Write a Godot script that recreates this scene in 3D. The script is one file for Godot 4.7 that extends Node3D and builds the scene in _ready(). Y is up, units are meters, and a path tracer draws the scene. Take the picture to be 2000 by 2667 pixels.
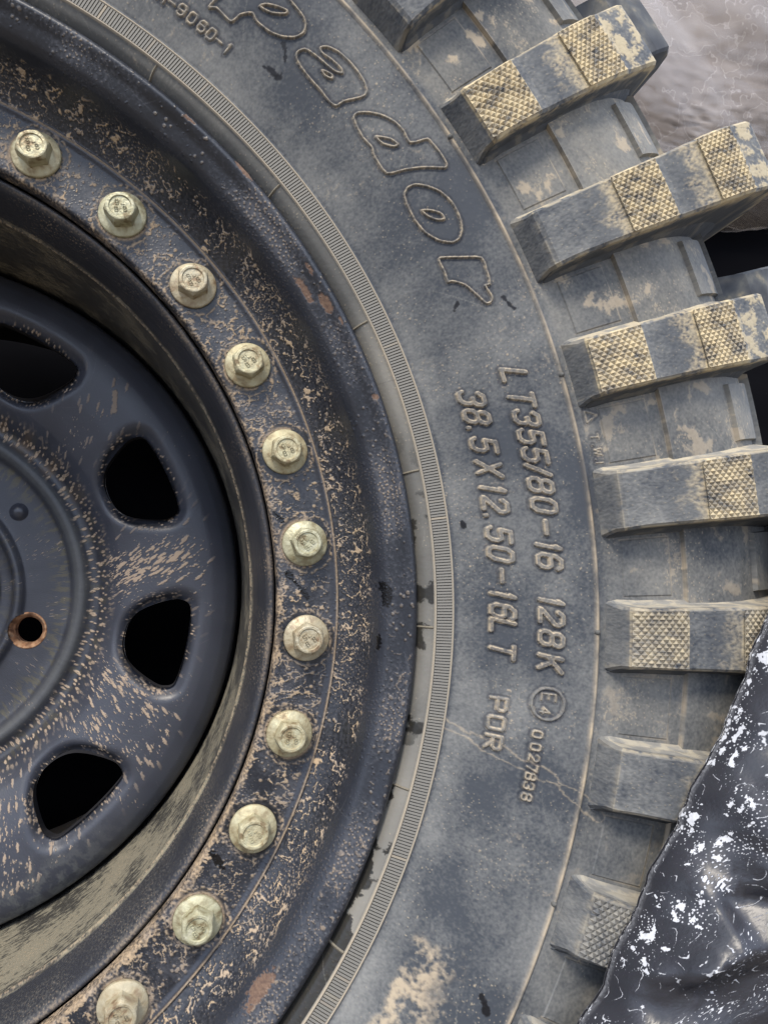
extends Node3D
# A mounted off-road tyre on a beadlock steel wheel. The wheel's axis is z (towards the camera), its centre the origin.

const U0 := -75.0          # degrees round the wheel where the painted arc begins and ends
const U1 := 85.0
const L0 := -34.0          # the same for the tread lugs
const L1 := 54.0
const BOLT0 := 63.27
const PITCH := 360.0 / 38.0
const LUG0 := 7.28

var lut := PackedByteArray()
var mats := {}
var tyre_p: PackedVector2Array
var tyre_v: PackedFloat32Array
var ring_p: PackedVector2Array
var ring_v: PackedFloat32Array
var barrel_p: PackedVector2Array
var barrel_v: PackedFloat32Array
var disc_p: PackedVector2Array
var disc_v: PackedFloat32Array
var lug_top: PackedVector2Array
var lug_short: PackedVector2Array
var foot_long: PackedFloat32Array
var foot_short: PackedFloat32Array
var lug_v: PackedFloat32Array
var tyre_img: Array
var hole_poly: PackedVector2Array
var wheel: Node3D
var tyre: MeshInstance3D
var fine_noise := FastNoiseLite.new()


func _ready() -> void:
	# camera
	var cam := Camera3D.new()
	cam.name = "camera"
	cam.fov = 69.06
	cam.near = 0.01
	cam.far = 200.0
	add_child(cam)
	cam.transform = Transform3D(Basis(Vector3(0.97225953, 0.0, 0.23390469), Vector3(-0.01693516, 0.99737553, 0.0703935), Vector3(-0.23329082, -0.07240196, 0.96970787)), Vector3(0.15076795, 0.01428889, 0.297))
	cam.current = true
	# overcast sky
	var env := Environment.new()
	var sm := ProceduralSkyMaterial.new()
	sm.sky_top_color = Color(0.86, 0.91, 1.0)
	sm.sky_horizon_color = Color(0.72, 0.78, 0.89)
	sm.sky_curve = 0.25
	sm.ground_bottom_color = Color(0.30, 0.27, 0.23)
	sm.ground_horizon_color = Color(0.42, 0.40, 0.37)
	sm.sun_angle_max = 1.0
	var sky := Sky.new()
	sky.sky_material = sm
	env.background_mode = Environment.BG_SKY
	env.sky = sky
	env.background_energy_multiplier = 1.0
	env.tonemap_mode = Environment.TONE_MAPPER_LINEAR
	env.tonemap_exposure = 2.4
	env.sdfgi_enabled = true
	env.ssao_enabled = true
	env.ssil_enabled = true
	var we := WorldEnvironment.new()
	we.name = "world"
	we.environment = env
	add_child(we)
	var sun := DirectionalLight3D.new()
	sun.name = "sun"
	sun.light_color = Color(1.0, 0.96, 0.90)
	sun.light_energy = 0.5
	sun.light_angular_distance = 14.0
	sun.shadow_enabled = true
	add_child(sun)
	sun.look_at_from_position(Vector3(-0.30, 0.86, 0.62), Vector3.ZERO, Vector3.UP)

	prepare()
	setting()
	build_wheel()
	build_background()


# ---------------------------------------------------------------- small helpers
func prepare() -> void:
	lut.resize(4097)
	for i in 4097:
		var l := i / 4096.0
		var s := 12.92 * l if l <= 0.0031308 else 1.055 * pow(l, 1.0 / 2.4) - 0.055
		lut[i] = int(round(clampf(s, 0.0, 1.0) * 255.0))
	fine_noise.seed = 77
	fine_noise.noise_type = FastNoiseLite.TYPE_SIMPLEX_SMOOTH
	fine_noise.frequency = 1.0
	fine_noise.fractal_octaves = 3


func q(l: float) -> int:
	return lut[int(clampf(l, 0.0, 1.0) * 4096.0)]


func sst(a: float, b: float, x: float) -> float:
	var t := clampf((x - a) / (b - a), 0.0, 1.0)
	return t * t * (3.0 - 2.0 * t)


func nz(w: int, h: int, sd: int, freq: float, kind := 0, oct := 4, warp := 0.0) -> PackedByteArray:
	var n := FastNoiseLite.new()
	n.seed = sd
	n.frequency = freq
	if kind == 1:
		n.noise_type = FastNoiseLite.TYPE_CELLULAR
		n.cellular_return_type = FastNoiseLite.RETURN_DISTANCE
		n.cellular_jitter = 1.0
		n.fractal_type = FastNoiseLite.FRACTAL_NONE
	else:
		n.noise_type = FastNoiseLite.TYPE_SIMPLEX_SMOOTH
		n.fractal_type = FastNoiseLite.FRACTAL_FBM
		n.fractal_octaves = oct
	if warp > 0.0:
		n.domain_warp_enabled = true
		n.domain_warp_amplitude = warp
		n.domain_warp_frequency = freq * 0.9
		n.domain_warp_fractal_octaves = 3
	return n.get_image(w, h).get_data()


func paint(w: int, h: int, f: Callable) -> Array:
	var rows := []
	rows.resize(h)
	var id := WorkerThreadPool.add_group_task(func(y: int): rows[y] = f.call(y), h, -1, true)
	WorkerThreadPool.wait_for_group_task_completion(id)
	var a := PackedByteArray()
	var b := PackedByteArray()
	for y in h:
		a.append_array(rows[y][0])
		b.append_array(rows[y][1])
	return [Image.create_from_data(w, h, false, Image.FORMAT_RGB8, a), Image.create_from_data(w, h, false, Image.FORMAT_RGB8, b)]


func painted(imgs: Array, relief_cm: float, specular := 0.5) -> StandardMaterial3D:
	var m := StandardMaterial3D.new()
	m.albedo_texture = ImageTexture.create_from_image(imgs[0])
	var aux := ImageTexture.create_from_image(imgs[1])
	m.roughness = 1.0
	m.roughness_texture = aux
	m.roughness_texture_channel = BaseMaterial3D.TEXTURE_CHANNEL_GREEN
	m.heightmap_enabled = true
	m.heightmap_texture = aux
	m.heightmap_scale = relief_cm
	m.metallic_specular = specular
	return m


func plain(r: float, g: float, b: float, rough: float, metal := 0.0) -> StandardMaterial3D:
	var m := StandardMaterial3D.new()
	m.albedo_color = Color(r, g, b).linear_to_srgb()
	m.roughness = rough
	m.metallic = metal
	return m


func noise_tex(sd: int, freq: float, stops: Array, size := 512) -> NoiseTexture2D:
	var n := FastNoiseLite.new()
	n.seed = sd
	n.frequency = freq
	n.fractal_octaves = 5
	var t := NoiseTexture2D.new()
	t.width = size
	t.height = size
	t.seamless = true
	t.noise = n
	var g := Gradient.new()
	var off := PackedFloat32Array()
	var col := PackedColorArray()
	for s in stops:
		off.append(s[0])
		col.append(Color(s[1], s[2], s[3]).linear_to_srgb())
	g.offsets = off
	g.colors = col
	t.color_ramp = g
	return t


func part(called: String, mesh: Mesh, m: Material, parent: Node) -> MeshInstance3D:
	var o := MeshInstance3D.new()
	o.name = called
	o.mesh = mesh
	o.material_override = m
	parent.add_child(o, true)
	return o


func arrays_mesh(v: PackedVector3Array, n: PackedVector3Array, uv: PackedVector2Array, idx: PackedInt32Array) -> ArrayMesh:
	var a := []
	a.resize(Mesh.ARRAY_MAX)
	a[Mesh.ARRAY_VERTEX] = v
	a[Mesh.ARRAY_NORMAL] = n
	if uv.size():
		a[Mesh.ARRAY_TEX_UV] = uv
	a[Mesh.ARRAY_INDEX] = idx
	var m := ArrayMesh.new()
	m.add_surface_from_arrays(Mesh.PRIMITIVE_TRIANGLES, a)
	return m


func smooth_path(p: Array, step: float) -> PackedVector2Array:
	# Catmull-Rom through the points
	var out := PackedVector2Array()
	for i in p.size() - 1:
		var p1: Vector2 = p[i]
		var p2: Vector2 = p[i + 1]
		var p0: Vector2 = p[i - 1] if i > 0 else p1 * 2.0 - p2
		var p3: Vector2 = p[i + 2] if i + 2 < p.size() else p2 * 2.0 - p1
		var k := maxi(1, int(ceil(p1.distance_to(p2) / step)))
		for j in k:
			out.append(p1.cubic_interpolate(p2, p0.lerp(p1, 0.35), p3.lerp(p2, 0.35), float(j) / k))
	out.append(p[-1])
	return out


func v2(list: Array) -> Array:
	var out := []
	for i in range(0, list.size(), 2):
		out.append(Vector2(list[i], list[i + 1]) * 0.001)
	return out


func arc_v(p: PackedVector2Array) -> PackedFloat32Array:
	var out := PackedFloat32Array([0.0])
	for i in range(1, p.size()):
		out.append(out[i - 1] + p[i].distance_to(p[i - 1]))
	var total := out[-1]
	for i in out.size():
		out[i] /= total
	return out


func at_v(p: PackedVector2Array, vs: PackedFloat32Array, v: float) -> Vector2:
	var i := clampi(vs.bsearch(v), 1, vs.size() - 1)
	return p[i - 1].lerp(p[i], clampf((v - vs[i - 1]) / maxf(vs[i] - vs[i - 1], 1e-9), 0.0, 1.0))


func at_r(p: PackedVector2Array, vs: PackedFloat32Array, r: float) -> Vector2:
	# (z, v) where an outward-running profile reaches radius r
	for i in range(1, p.size()):
		if p[i].x >= r:
			var t := clampf((r - p[i - 1].x) / maxf(p[i].x - p[i - 1].x, 1e-9), 0.0, 1.0)
			return Vector2(lerpf(p[i - 1].y, p[i].y, t), lerpf(vs[i - 1], vs[i], t))
	return Vector2(p[-1].y, vs[-1])


func around(step := 0.5, coarse := 3.0) -> PackedFloat32Array:
	var out := PackedFloat32Array()
	var a := U0
	while a < U1 - 1e-4:
		out.append(a)
		a += step
	while a < U0 + 360.0 - 1e-4:
		out.append(a)
		a += coarse
	out.append(U0 + 360.0)
	return out


func revolve(p: PackedVector2Array, th: PackedFloat32Array, vs: PackedFloat32Array, keep = null, move = null) -> ArrayMesh:
	var m := p.size()
	var v := PackedVector3Array()
	var n := PackedVector3Array()
	var uv := PackedVector2Array()
	var idx := PackedInt32Array()
	var pn := PackedVector2Array()
	for j in m:
		var s := Vector2.ZERO
		if j > 0:
			var d := (p[j] - p[j - 1]).normalized()
			s += Vector2(-d.y, d.x)
		if j < m - 1:
			var d := (p[j + 1] - p[j]).normalized()
			s += Vector2(-d.y, d.x)
		pn.append(s.normalized())
	for i in th.size():
		var c := cos(deg_to_rad(th[i]))
		var s := sin(deg_to_rad(th[i]))
		for j in m:
			v.append(Vector3(p[j].x * c, p[j].x * s, p[j].y))
			n.append(Vector3(pn[j].x * c, pn[j].x * s, pn[j].y))
			uv.append(Vector2((th[i] - U0) / (U1 - U0), vs[j]))
	if move != null:
		for k in v.size():
			v[k] = move.call(v[k])
		for i in th.size():
			for j in m:
				var a := v[maxi(i - 1, 0) * m + j]
				var b := v[mini(i + 1, th.size() - 1) * m + j]
				var c := v[i * m + maxi(j - 1, 0)]
				var d := v[i * m + mini(j + 1, m - 1)]
				var nn := (d - c).cross(b - a).normalized()
				if nn.dot(n[i * m + j]) > 0.2:
					n[i * m + j] = nn
	for i in th.size() - 1:
		for j in m - 1:
			var a := i * m + j
			var b := a + m
			if keep != null and not keep.call((v[a] + v[b] + v[a + 1] + v[b + 1]) * 0.25):
				continue
			idx.append_array([a, b, b + 1, a, b + 1, a + 1])
	return arrays_mesh(v, n, uv, idx)


func grid_mesh(v: PackedVector3Array, w: int, uv: PackedVector2Array, flip := false) -> ArrayMesh:
	# rows of w points, smooth normals from neighbours
	var h := v.size() / w
	var n := PackedVector3Array()
	n.resize(v.size())
	var sg := -1.0 if flip else 1.0
	for y in h:
		for x in w:
			var dx := v[y * w + mini(x + 1, w - 1)] - v[y * w + maxi(x - 1, 0)]
			var dy := v[mini(y + 1, h - 1) * w + x] - v[maxi(y - 1, 0) * w + x]
			n[y * w + x] = dx.cross(dy).normalized() * sg
	var idx := PackedInt32Array()
	for y in h - 1:
		for x in w - 1:
			var a := y * w + x
			if flip:
				idx.append_array([a, a + 1, a + w + 1, a, a + w + 1, a + w])
			else:
				idx.append_array([a, a + w + 1, a + 1, a, a + w, a + w + 1])
	return arrays_mesh(v, n, uv, idx)


func tri(st: SurfaceTool, a: Vector3, b: Vector3, c: Vector3, out: Vector3, ua := Vector2.ZERO, ub := Vector2.ZERO, uc := Vector2.ZERO) -> void:
	var n := (b - a).cross(c - a)
	if n.length_squared() < 1e-20:
		return
	n = n.normalized()
	if n.dot(out) < 0.0:
		n = -n
	else:
		var t := b
		b = c
		c = t
		var tu := ub
		ub = uc
		uc = tu
	st.set_normal(n); st.set_uv(ua); st.add_vertex(a)
	st.set_normal(n); st.set_uv(ub); st.add_vertex(b)
	st.set_normal(n); st.set_uv(uc); st.add_vertex(c)


func quad(st: SurfaceTool, a: Vector3, b: Vector3, c: Vector3, d: Vector3, out: Vector3, u := [Vector2.ZERO, Vector2.ZERO, Vector2.ZERO, Vector2.ZERO]) -> void:
	tri(st, a, b, c, out, u[0], u[1], u[2])
	tri(st, a, c, d, out, u[0], u[2], u[3])


func begin() -> SurfaceTool:
	var st := SurfaceTool.new()
	st.begin(Mesh.PRIMITIVE_TRIANGLES)
	return st


func pol(r: float, deg: float, z: float) -> Vector3:
	return Vector3(r * cos(deg_to_rad(deg)), r * sin(deg_to_rad(deg)), z)


func seg_d(p: Vector2, a: Vector2, b: Vector2) -> float:
	var ab := b - a
	var t := clampf((p - a).dot(ab) / maxf(ab.length_squared(), 1e-12), 0.0, 1.0)
	return p.distance_to(a + ab * t)


# ---------------------------------------------------------------- profiles
func profiles() -> void:
	tyre_p = smooth_path(v2([224.0, -2.0, 225.2, 10.0, 226.6, 19.0, 228.6, 25.0, 231.4, 28.6, 234.0, 30.0]), 0.001)
	tyre_p.append_array(PackedVector2Array(v2([234.2, 30.1, 234.4, 31.1, 234.9, 31.1, 235.1, 30.2, 240.9, 30.2, 241.1, 31.2, 241.6, 31.2, 241.9, 30.6])))
	tyre_p.append_array(smooth_path(v2([242.6, 30.9, 250.0, 34.5, 265.0, 41.0, 280.0, 46.0, 289.6, 47.9]), 0.0022))
	tyre_p.append_array(PackedVector2Array(v2([289.9, 48.0, 290.4, 48.9, 291.3, 48.95, 291.9, 48.1])))
	tyre_p.append_array(smooth_path(v2([292.4, 48.1, 305.0, 48.6, 318.0, 48.5, 330.0, 48.0, 345.0, 47.0, 355.0, 45.0, 365.0, 40.6, 375.0, 33.6, 384.0, 24.2, 392.0, 12.4, 400.0, -4.0, 407.0, -30.0, 411.0, -60.0, 413.0, -118.0]), 0.003))
	tyre_p.append_array(PackedVector2Array(v2([414.0, -150.0, 414.0, -190.0, 411.0, -240.0, 400.0, -295.0, 375.0, -340.0, 330.0, -366.0, 270.0, -370.0, 240.0, -358.0, 226.0, -348.0])))
	tyre_v = arc_v(tyre_p)
	# textures cover only the part in view: v runs 0..1 up to the shoulder
	var shoulder := 0
	for i in tyre_p.size():
		if tyre_p[i].y > -0.12:
			shoulder = i
	var top_v := tyre_v[shoulder]
	for i in tyre_v.size():
		tyre_v[i] /= top_v
	ring_p = PackedVector2Array(v2([179.1, -7.5, 179.0, -1.4, 179.4, -0.4, 180.3, 0.0]))
	ring_p.append_array(smooth_path(v2([182.0, 0.0, 190.0, 0.0, 199.9, 0.0, 200.6, 0.15, 201.6, 0.8, 202.3, 1.2]), 0.001))
	ring_p.append_array(PackedVector2Array(v2([202.5, 1.0, 202.75, 1.7, 203.1, 1.7, 203.4, 1.3])))
	ring_p.append_array(smooth_path(v2([203.8, 1.5, 207.0, 4.2, 210.0, 8.0, 212.2, 12.4, 213.6, 17.2, 215.2, 21.6, 217.4, 24.6, 219.8, 26.0, 222.2, 27.2, 224.2, 28.9, 226.0, 29.9, 227.7, 29.0, 228.5, 26.8, 228.7, 23.0, 228.2, 14.0, 226.0, 2.0]), 0.0007))
	ring_v = arc_v(ring_p)
	barrel_p = smooth_path(v2([172.0, -260.0, 170.6, -200.0, 170.3, -140.0, 170.4, -104.0, 170.8, -80.0, 171.1, -60.0, 171.3, -42.0, 171.1, -34.0]), 0.004)
	barrel_p.append_array(smooth_path(v2([170.4, -33.2, 170.3, -32.0, 171.2, -30.8, 171.9, -26.0, 172.6, -19.0, 173.8, -13.0, 175.2, -9.0, 176.8, -7.2, 177.8, -7.0, 178.6, -7.8, 178.8, -10.0]), 0.001))
	barrel_v = arc_v(barrel_p)
	# the front lip gets most of the texture
	var cut := 0.0
	for i in barrel_p.size():
		if barrel_p[i].y < -0.104:
			cut = barrel_v[i]
	for i in barrel_v.size():
		barrel_v[i] = 0.2 * barrel_v[i] / cut if barrel_v[i] <= cut else 0.2 + 0.8 * (barrel_v[i] - cut) / (1.0 - cut)
	disc_p = smooth_path(v2([48.0, -136.0, 48.0, -128.0, 48.8, -125.6, 52.0, -124.8, 54.6, -123.6, 56.4, -120.4, 58.2, -119.4, 60.0, -120.6, 61.6, -122.4, 65.0, -122.8, 78.0, -122.6, 82.8, -121.8, 85.8, -118.8, 88.0, -117.4, 90.0, -117.6, 92.6, -119.6, 95.0, -120.4, 98.0, -119.4, 104.0, -112.0, 110.0, -106.6, 118.0, -102.6, 130.0, -98.8, 145.0, -96.8, 155.0, -97.2, 162.0, -99.4, 166.6, -103.0, 168.2, -107.0, 168.4, -114.0, 168.0, -124.0]), 0.0012)
	disc_v = arc_v(disc_p)
	# the two kinds of lug: the long one's back and the short one's
	lug_top = PackedVector2Array(v2([294.0, 47.6, 295.6, 51.2, 297.2, 54.6, 298.6, 56.8, 300.2, 57.8, 310.0, 58.8, 320.0, 59.4, 331.5, 59.6, 342.0, 59.2, 353.5, 58.7, 364.0, 58.9, 374.0, 58.8, 384.0, 58.1, 393.0, 56.5, 402.0, 54.0, 409.5, 51.4, 412.0, 49.2, 415.5, 42.0, 420.0, 29.0, 424.0, 12.0, 426.5, -10.0, 428.0, -90.0]))
	lug_short = PackedVector2Array(v2([294.0, 47.6, 295.6, 51.2, 297.2, 54.6, 298.6, 56.8, 300.2, 57.8, 310.0, 58.9, 321.0, 58.6, 333.0, 57.9, 345.5, 56.6, 357.0, 54.5, 368.0, 52.1, 379.0, 49.0, 388.0, 46.4, 390.4, 44.6, 391.6, 41.0, 393.0, 33.0, 394.0, 22.0]))
	foot_long = PackedFloat32Array([294, 295, 296, 297, 298.5, 308, 318, 328, 338, 347, 355, 362, 369, 376, 382, 388, 391, 394, 398, 403, 407, 412.5])
	foot_short = PackedFloat32Array([294, 295, 296, 297, 298.5, 308, 318, 328, 338, 347, 356, 364, 371, 374, 377, 380, 384])
	lug_v = arc_v(lug_top)


# ---------------------------------------------------------------- the painted surfaces
func paint_ring() -> Array:
	var w := 2048
	var h := 320
	var na := nz(w, h, 11, 0.006, 0, 3)
	var nb := nz(w, h, 12, 0.024, 0, 2, 16.0)
	var nc := nz(w, h, 13, 0.16, 0, 3)
	var nd := nz(w, h, 14, 0.085, 1)
	var ne := nz(w, h, 15, 0.20, 1)
	var nf := nz(w, h, 16, 0.035, 1)
	var ng := nz(w, h, 17, 0.018, 0, 4)
	var nh := nz(w, h, 18, 0.042, 0, 2, 10.0)
	# rust scabs: angle, radius, half length (m), half width (m)
	var scabs := [[32.5, 0.2195, 0.006, 0.0014], [30.2, 0.2235, 0.004, 0.0016], [20.1, 0.2257, 0.0013, 0.0013], [-37.6, 0.2175, 0.009, 0.0022], [44.3, 0.2270, 0.004, 0.0010], [33.6, 0.2245, 0.003, 0.0009], [28.0, 0.2250, 0.002, 0.0008], [51.0, 0.2262, 0.003, 0.0008]]
	# wet black drips: from (angle, radius) to (angle, radius), half width
	var drips := [[3.5, 0.1834, 0.4, 0.1912, 0.0011], [-31.2, 0.1812, -32.3, 0.1912, 0.0010], [2.0, 0.2165, 0.0, 0.2172, 0.0016], [-3.3, 0.2150, -4.4, 0.2152, 0.0014], [11.2, 0.1815, 10.4, 0.1835, 0.0010]]
	var f := func(y: int) -> Array:
		var col := PackedByteArray()
		var aux := PackedByteArray()
		col.resize(w * 3)
		aux.resize(w * 3)
		var v := (y + 0.5) / h
		var r := at_v(ring_p, ring_v, v).x
		var down_side := v > ring_v[ring_p.size() - 8]
		var flat_zone := sst(0.1795, 0.181, r) * (1.0 - sst(0.1995, 0.2008, r))
		var crease := exp(-pow((r - 0.20265) / 0.00035, 2.0))
		var bevel := sst(0.1995, 0.2008, r) * (1.0 - sst(0.2022, 0.2026, r))
		var slope := sst(0.2028, 0.2034, r) * (1.0 - sst(0.2125, 0.2142, r))
		var smooth := sst(0.2125, 0.2142, r) * (1.0 - sst(0.2172, 0.2190, r))
		var outer := sst(0.2172, 0.2190, r) * (1.0 - sst(0.2262, 0.2272, r))
		var edge := 1.0 - sst(0.1802, 0.1822, r)
		for x in w:
			var k := y * w + x
			var th := U0 + (U1 - U0) * (x + 0.5) / w
			var a := na[k] / 255.0
			var b := nb[k] / 255.0
			var c := nc[k] / 255.0
			var d := nd[k] / 255.0
			var e := ne[k] / 255.0
			var g := ng[k] / 255.0
			var hh := nh[k] / 255.0
			var low := clampf(0.5 - th / 90.0, 0.0, 1.0)
			# worm-like dried mud fringes
			var worm := (1.0 - sst(0.008 + 0.016 * c, 0.024 + 0.026 * c, absf(b - 0.52))) * sst(0.50, 0.56, hh + (c - 0.5) * 0.3 + (a - 0.5) * 0.6)
			var worm2 := (1.0 - sst(0.010 + 0.02 * c, 0.028 + 0.03 * c, absf(hh - 0.5))) * sst(0.53, 0.60, b + (c - 0.5) * 0.3 + (g - 0.5) * 0.6)
			var dots := 1.0 - sst(0.07, 0.11, d + (0.56 - g) * 0.30)
			var tiny := 1.0 - sst(0.09, 0.17, e + (0.56 - a) * 0.35)
			var big := 1.0 - sst(0.05, 0.09, nf[k] / 255.0)
			var dirt := flat_zone * maxf(maxf(worm * 0.8, maxf(worm2 * 0.65, tiny * 0.3)), maxf(dots * 0.6 * sst(0.4, 0.6, g), big * 0.7))
			dirt = maxf(dirt, slope * maxf(maxf(worm2 * 0.95, worm * 0.9), maxf(dots * 0.8, tiny * 0.55)))
			dirt = maxf(dirt, outer * maxf(tiny * 0.55 * sst(0.4, 0.62, a + c * 0.3 - 0.15), maxf(dots * 0.3 * sst(0.5, 0.6, g), worm * 0.4 * low)))
			dirt = maxf(dirt, smooth * tiny * 0.10)
			dirt = maxf(dirt, crease * (0.45 + 0.5 * g) * sst(0.2, 0.5, c + 0.2))
			# crust along the inner edge
			var reach := 0.1800 + (0.0007 + 0.0020 * low) * clampf(0.4 + (hh - 0.5) * 3.0 + (c - 0.5) * 1.6, 0.0, 1.6)
			dirt = maxf(dirt, (1.0 - sst(reach, reach + 0.0004, r)) * clampf(0.15 + 0.50 * low + (b - 0.5) * 1.0 + (c - 0.5) * 1.3, 0.0, 0.85))
			var base := 0.013 + 0.014 * a + 0.008 * (c - 0.4) + bevel * 0.012 + smooth * 0.006
			var haze := flat_zone * 0.030 * sst(0.35, 0.75, g * 0.6 + c * 0.4) + slope * 0.016 * sst(0.3, 0.7, c) + outer * 0.030 * sst(0.42, 0.7, a * 0.5 + c * 0.5)
			var cr := base * 0.90 + haze
			var cg := base + haze
			var cb := base * 1.30 + haze * 1.08
			# round each bolt: a dark damp ring, then a beige tide mark
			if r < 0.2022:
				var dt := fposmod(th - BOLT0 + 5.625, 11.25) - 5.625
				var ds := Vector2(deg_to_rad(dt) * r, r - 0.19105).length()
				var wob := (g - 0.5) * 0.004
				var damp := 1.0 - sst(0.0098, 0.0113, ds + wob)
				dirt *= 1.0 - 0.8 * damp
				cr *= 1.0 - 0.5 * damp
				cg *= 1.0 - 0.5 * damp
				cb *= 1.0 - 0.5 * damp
				var tide := exp(-pow((ds + wob - 0.0112) / 0.0005, 2.0)) * sst(0.35, 0.6, c)
				dirt = maxf(dirt, tide * 0.75)
				var under := exp(-pow((ds - 0.0094) / 0.0007, 2.0)) * sst(0.45, 0.65, a + (c - 0.5) * 0.5)
				dirt = maxf(dirt, under * 0.7)
			var tint := sst(0.4, 0.7, g)
			dirt *= 0.66 + 0.34 * maxf(maxf(worm, worm2), sst(0.45, 0.7, c) * 0.6)
			var dr := lerpf(0.47, 0.40, tint)
			var dg := lerpf(0.345, 0.31, tint)
			var db := lerpf(0.215, 0.22, tint)
			cr = lerpf(cr, dr, dirt)
			cg = lerpf(cg, dg, dirt)
			cb = lerpf(cb, db, dirt)
			var rough := lerpf(0.27 + 0.20 * a + haze * 4.0, 0.92, minf(1.0, dirt * 1.4))
			var hgt := 0.30 + 0.42 * dirt + 0.20 * maxf(dots, tiny * 0.6) * (1.0 - edge) + 0.05 * c
			if r > 0.210 or r < 0.194:
				for s in scabs:
					var ex: float = deg_to_rad(th - s[0]) * r / s[2]
					var ey: float = (r - s[1]) / s[3]
					var rr: float = ex * ex + ey * ey
					if rr < 3.0 and not down_side:
						var t := sst(1.0, 0.55, rr + (c - 0.5) * 1.6 + (g - 0.5) * 1.6)
						cr = lerpf(cr, 0.10 + 0.17 * c, t * 0.7)
						cg = lerpf(cg, 0.055 + 0.11 * c, t * 0.7)
						cb = lerpf(cb, 0.04 + 0.06 * c, t * 0.7)
						rough = lerpf(rough, 0.9, t)
						hgt -= 0.2 * t
				for s in drips:
					var p := Vector2(deg_to_rad(th) * r, r)
					var dd := seg_d(p, Vector2(deg_to_rad(s[0]) * r, s[1]), Vector2(deg_to_rad(s[2]) * r, s[3]))
					if dd < 0.004:
						var t := 1.0 - sst(s[4] * 0.75, s[4], dd + (c - 0.5) * 0.0012 + (b - 0.5) * 0.003)
						cr = lerpf(cr, 0.004, t)
						cg = lerpf(cg, 0.004, t)
						cb = lerpf(cb, 0.005, t)
						rough = lerpf(rough, 0.22, t)
			col[x * 3] = q(cr)
			col[x * 3 + 1] = q(cg)
			col[x * 3 + 2] = q(cb)
			aux[x * 3] = int(clampf(hgt, 0.0, 1.0) * 255.0)
			aux[x * 3 + 1] = int(rough * 255.0)
		return [col, aux]
	return paint(w, h, f)


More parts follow.
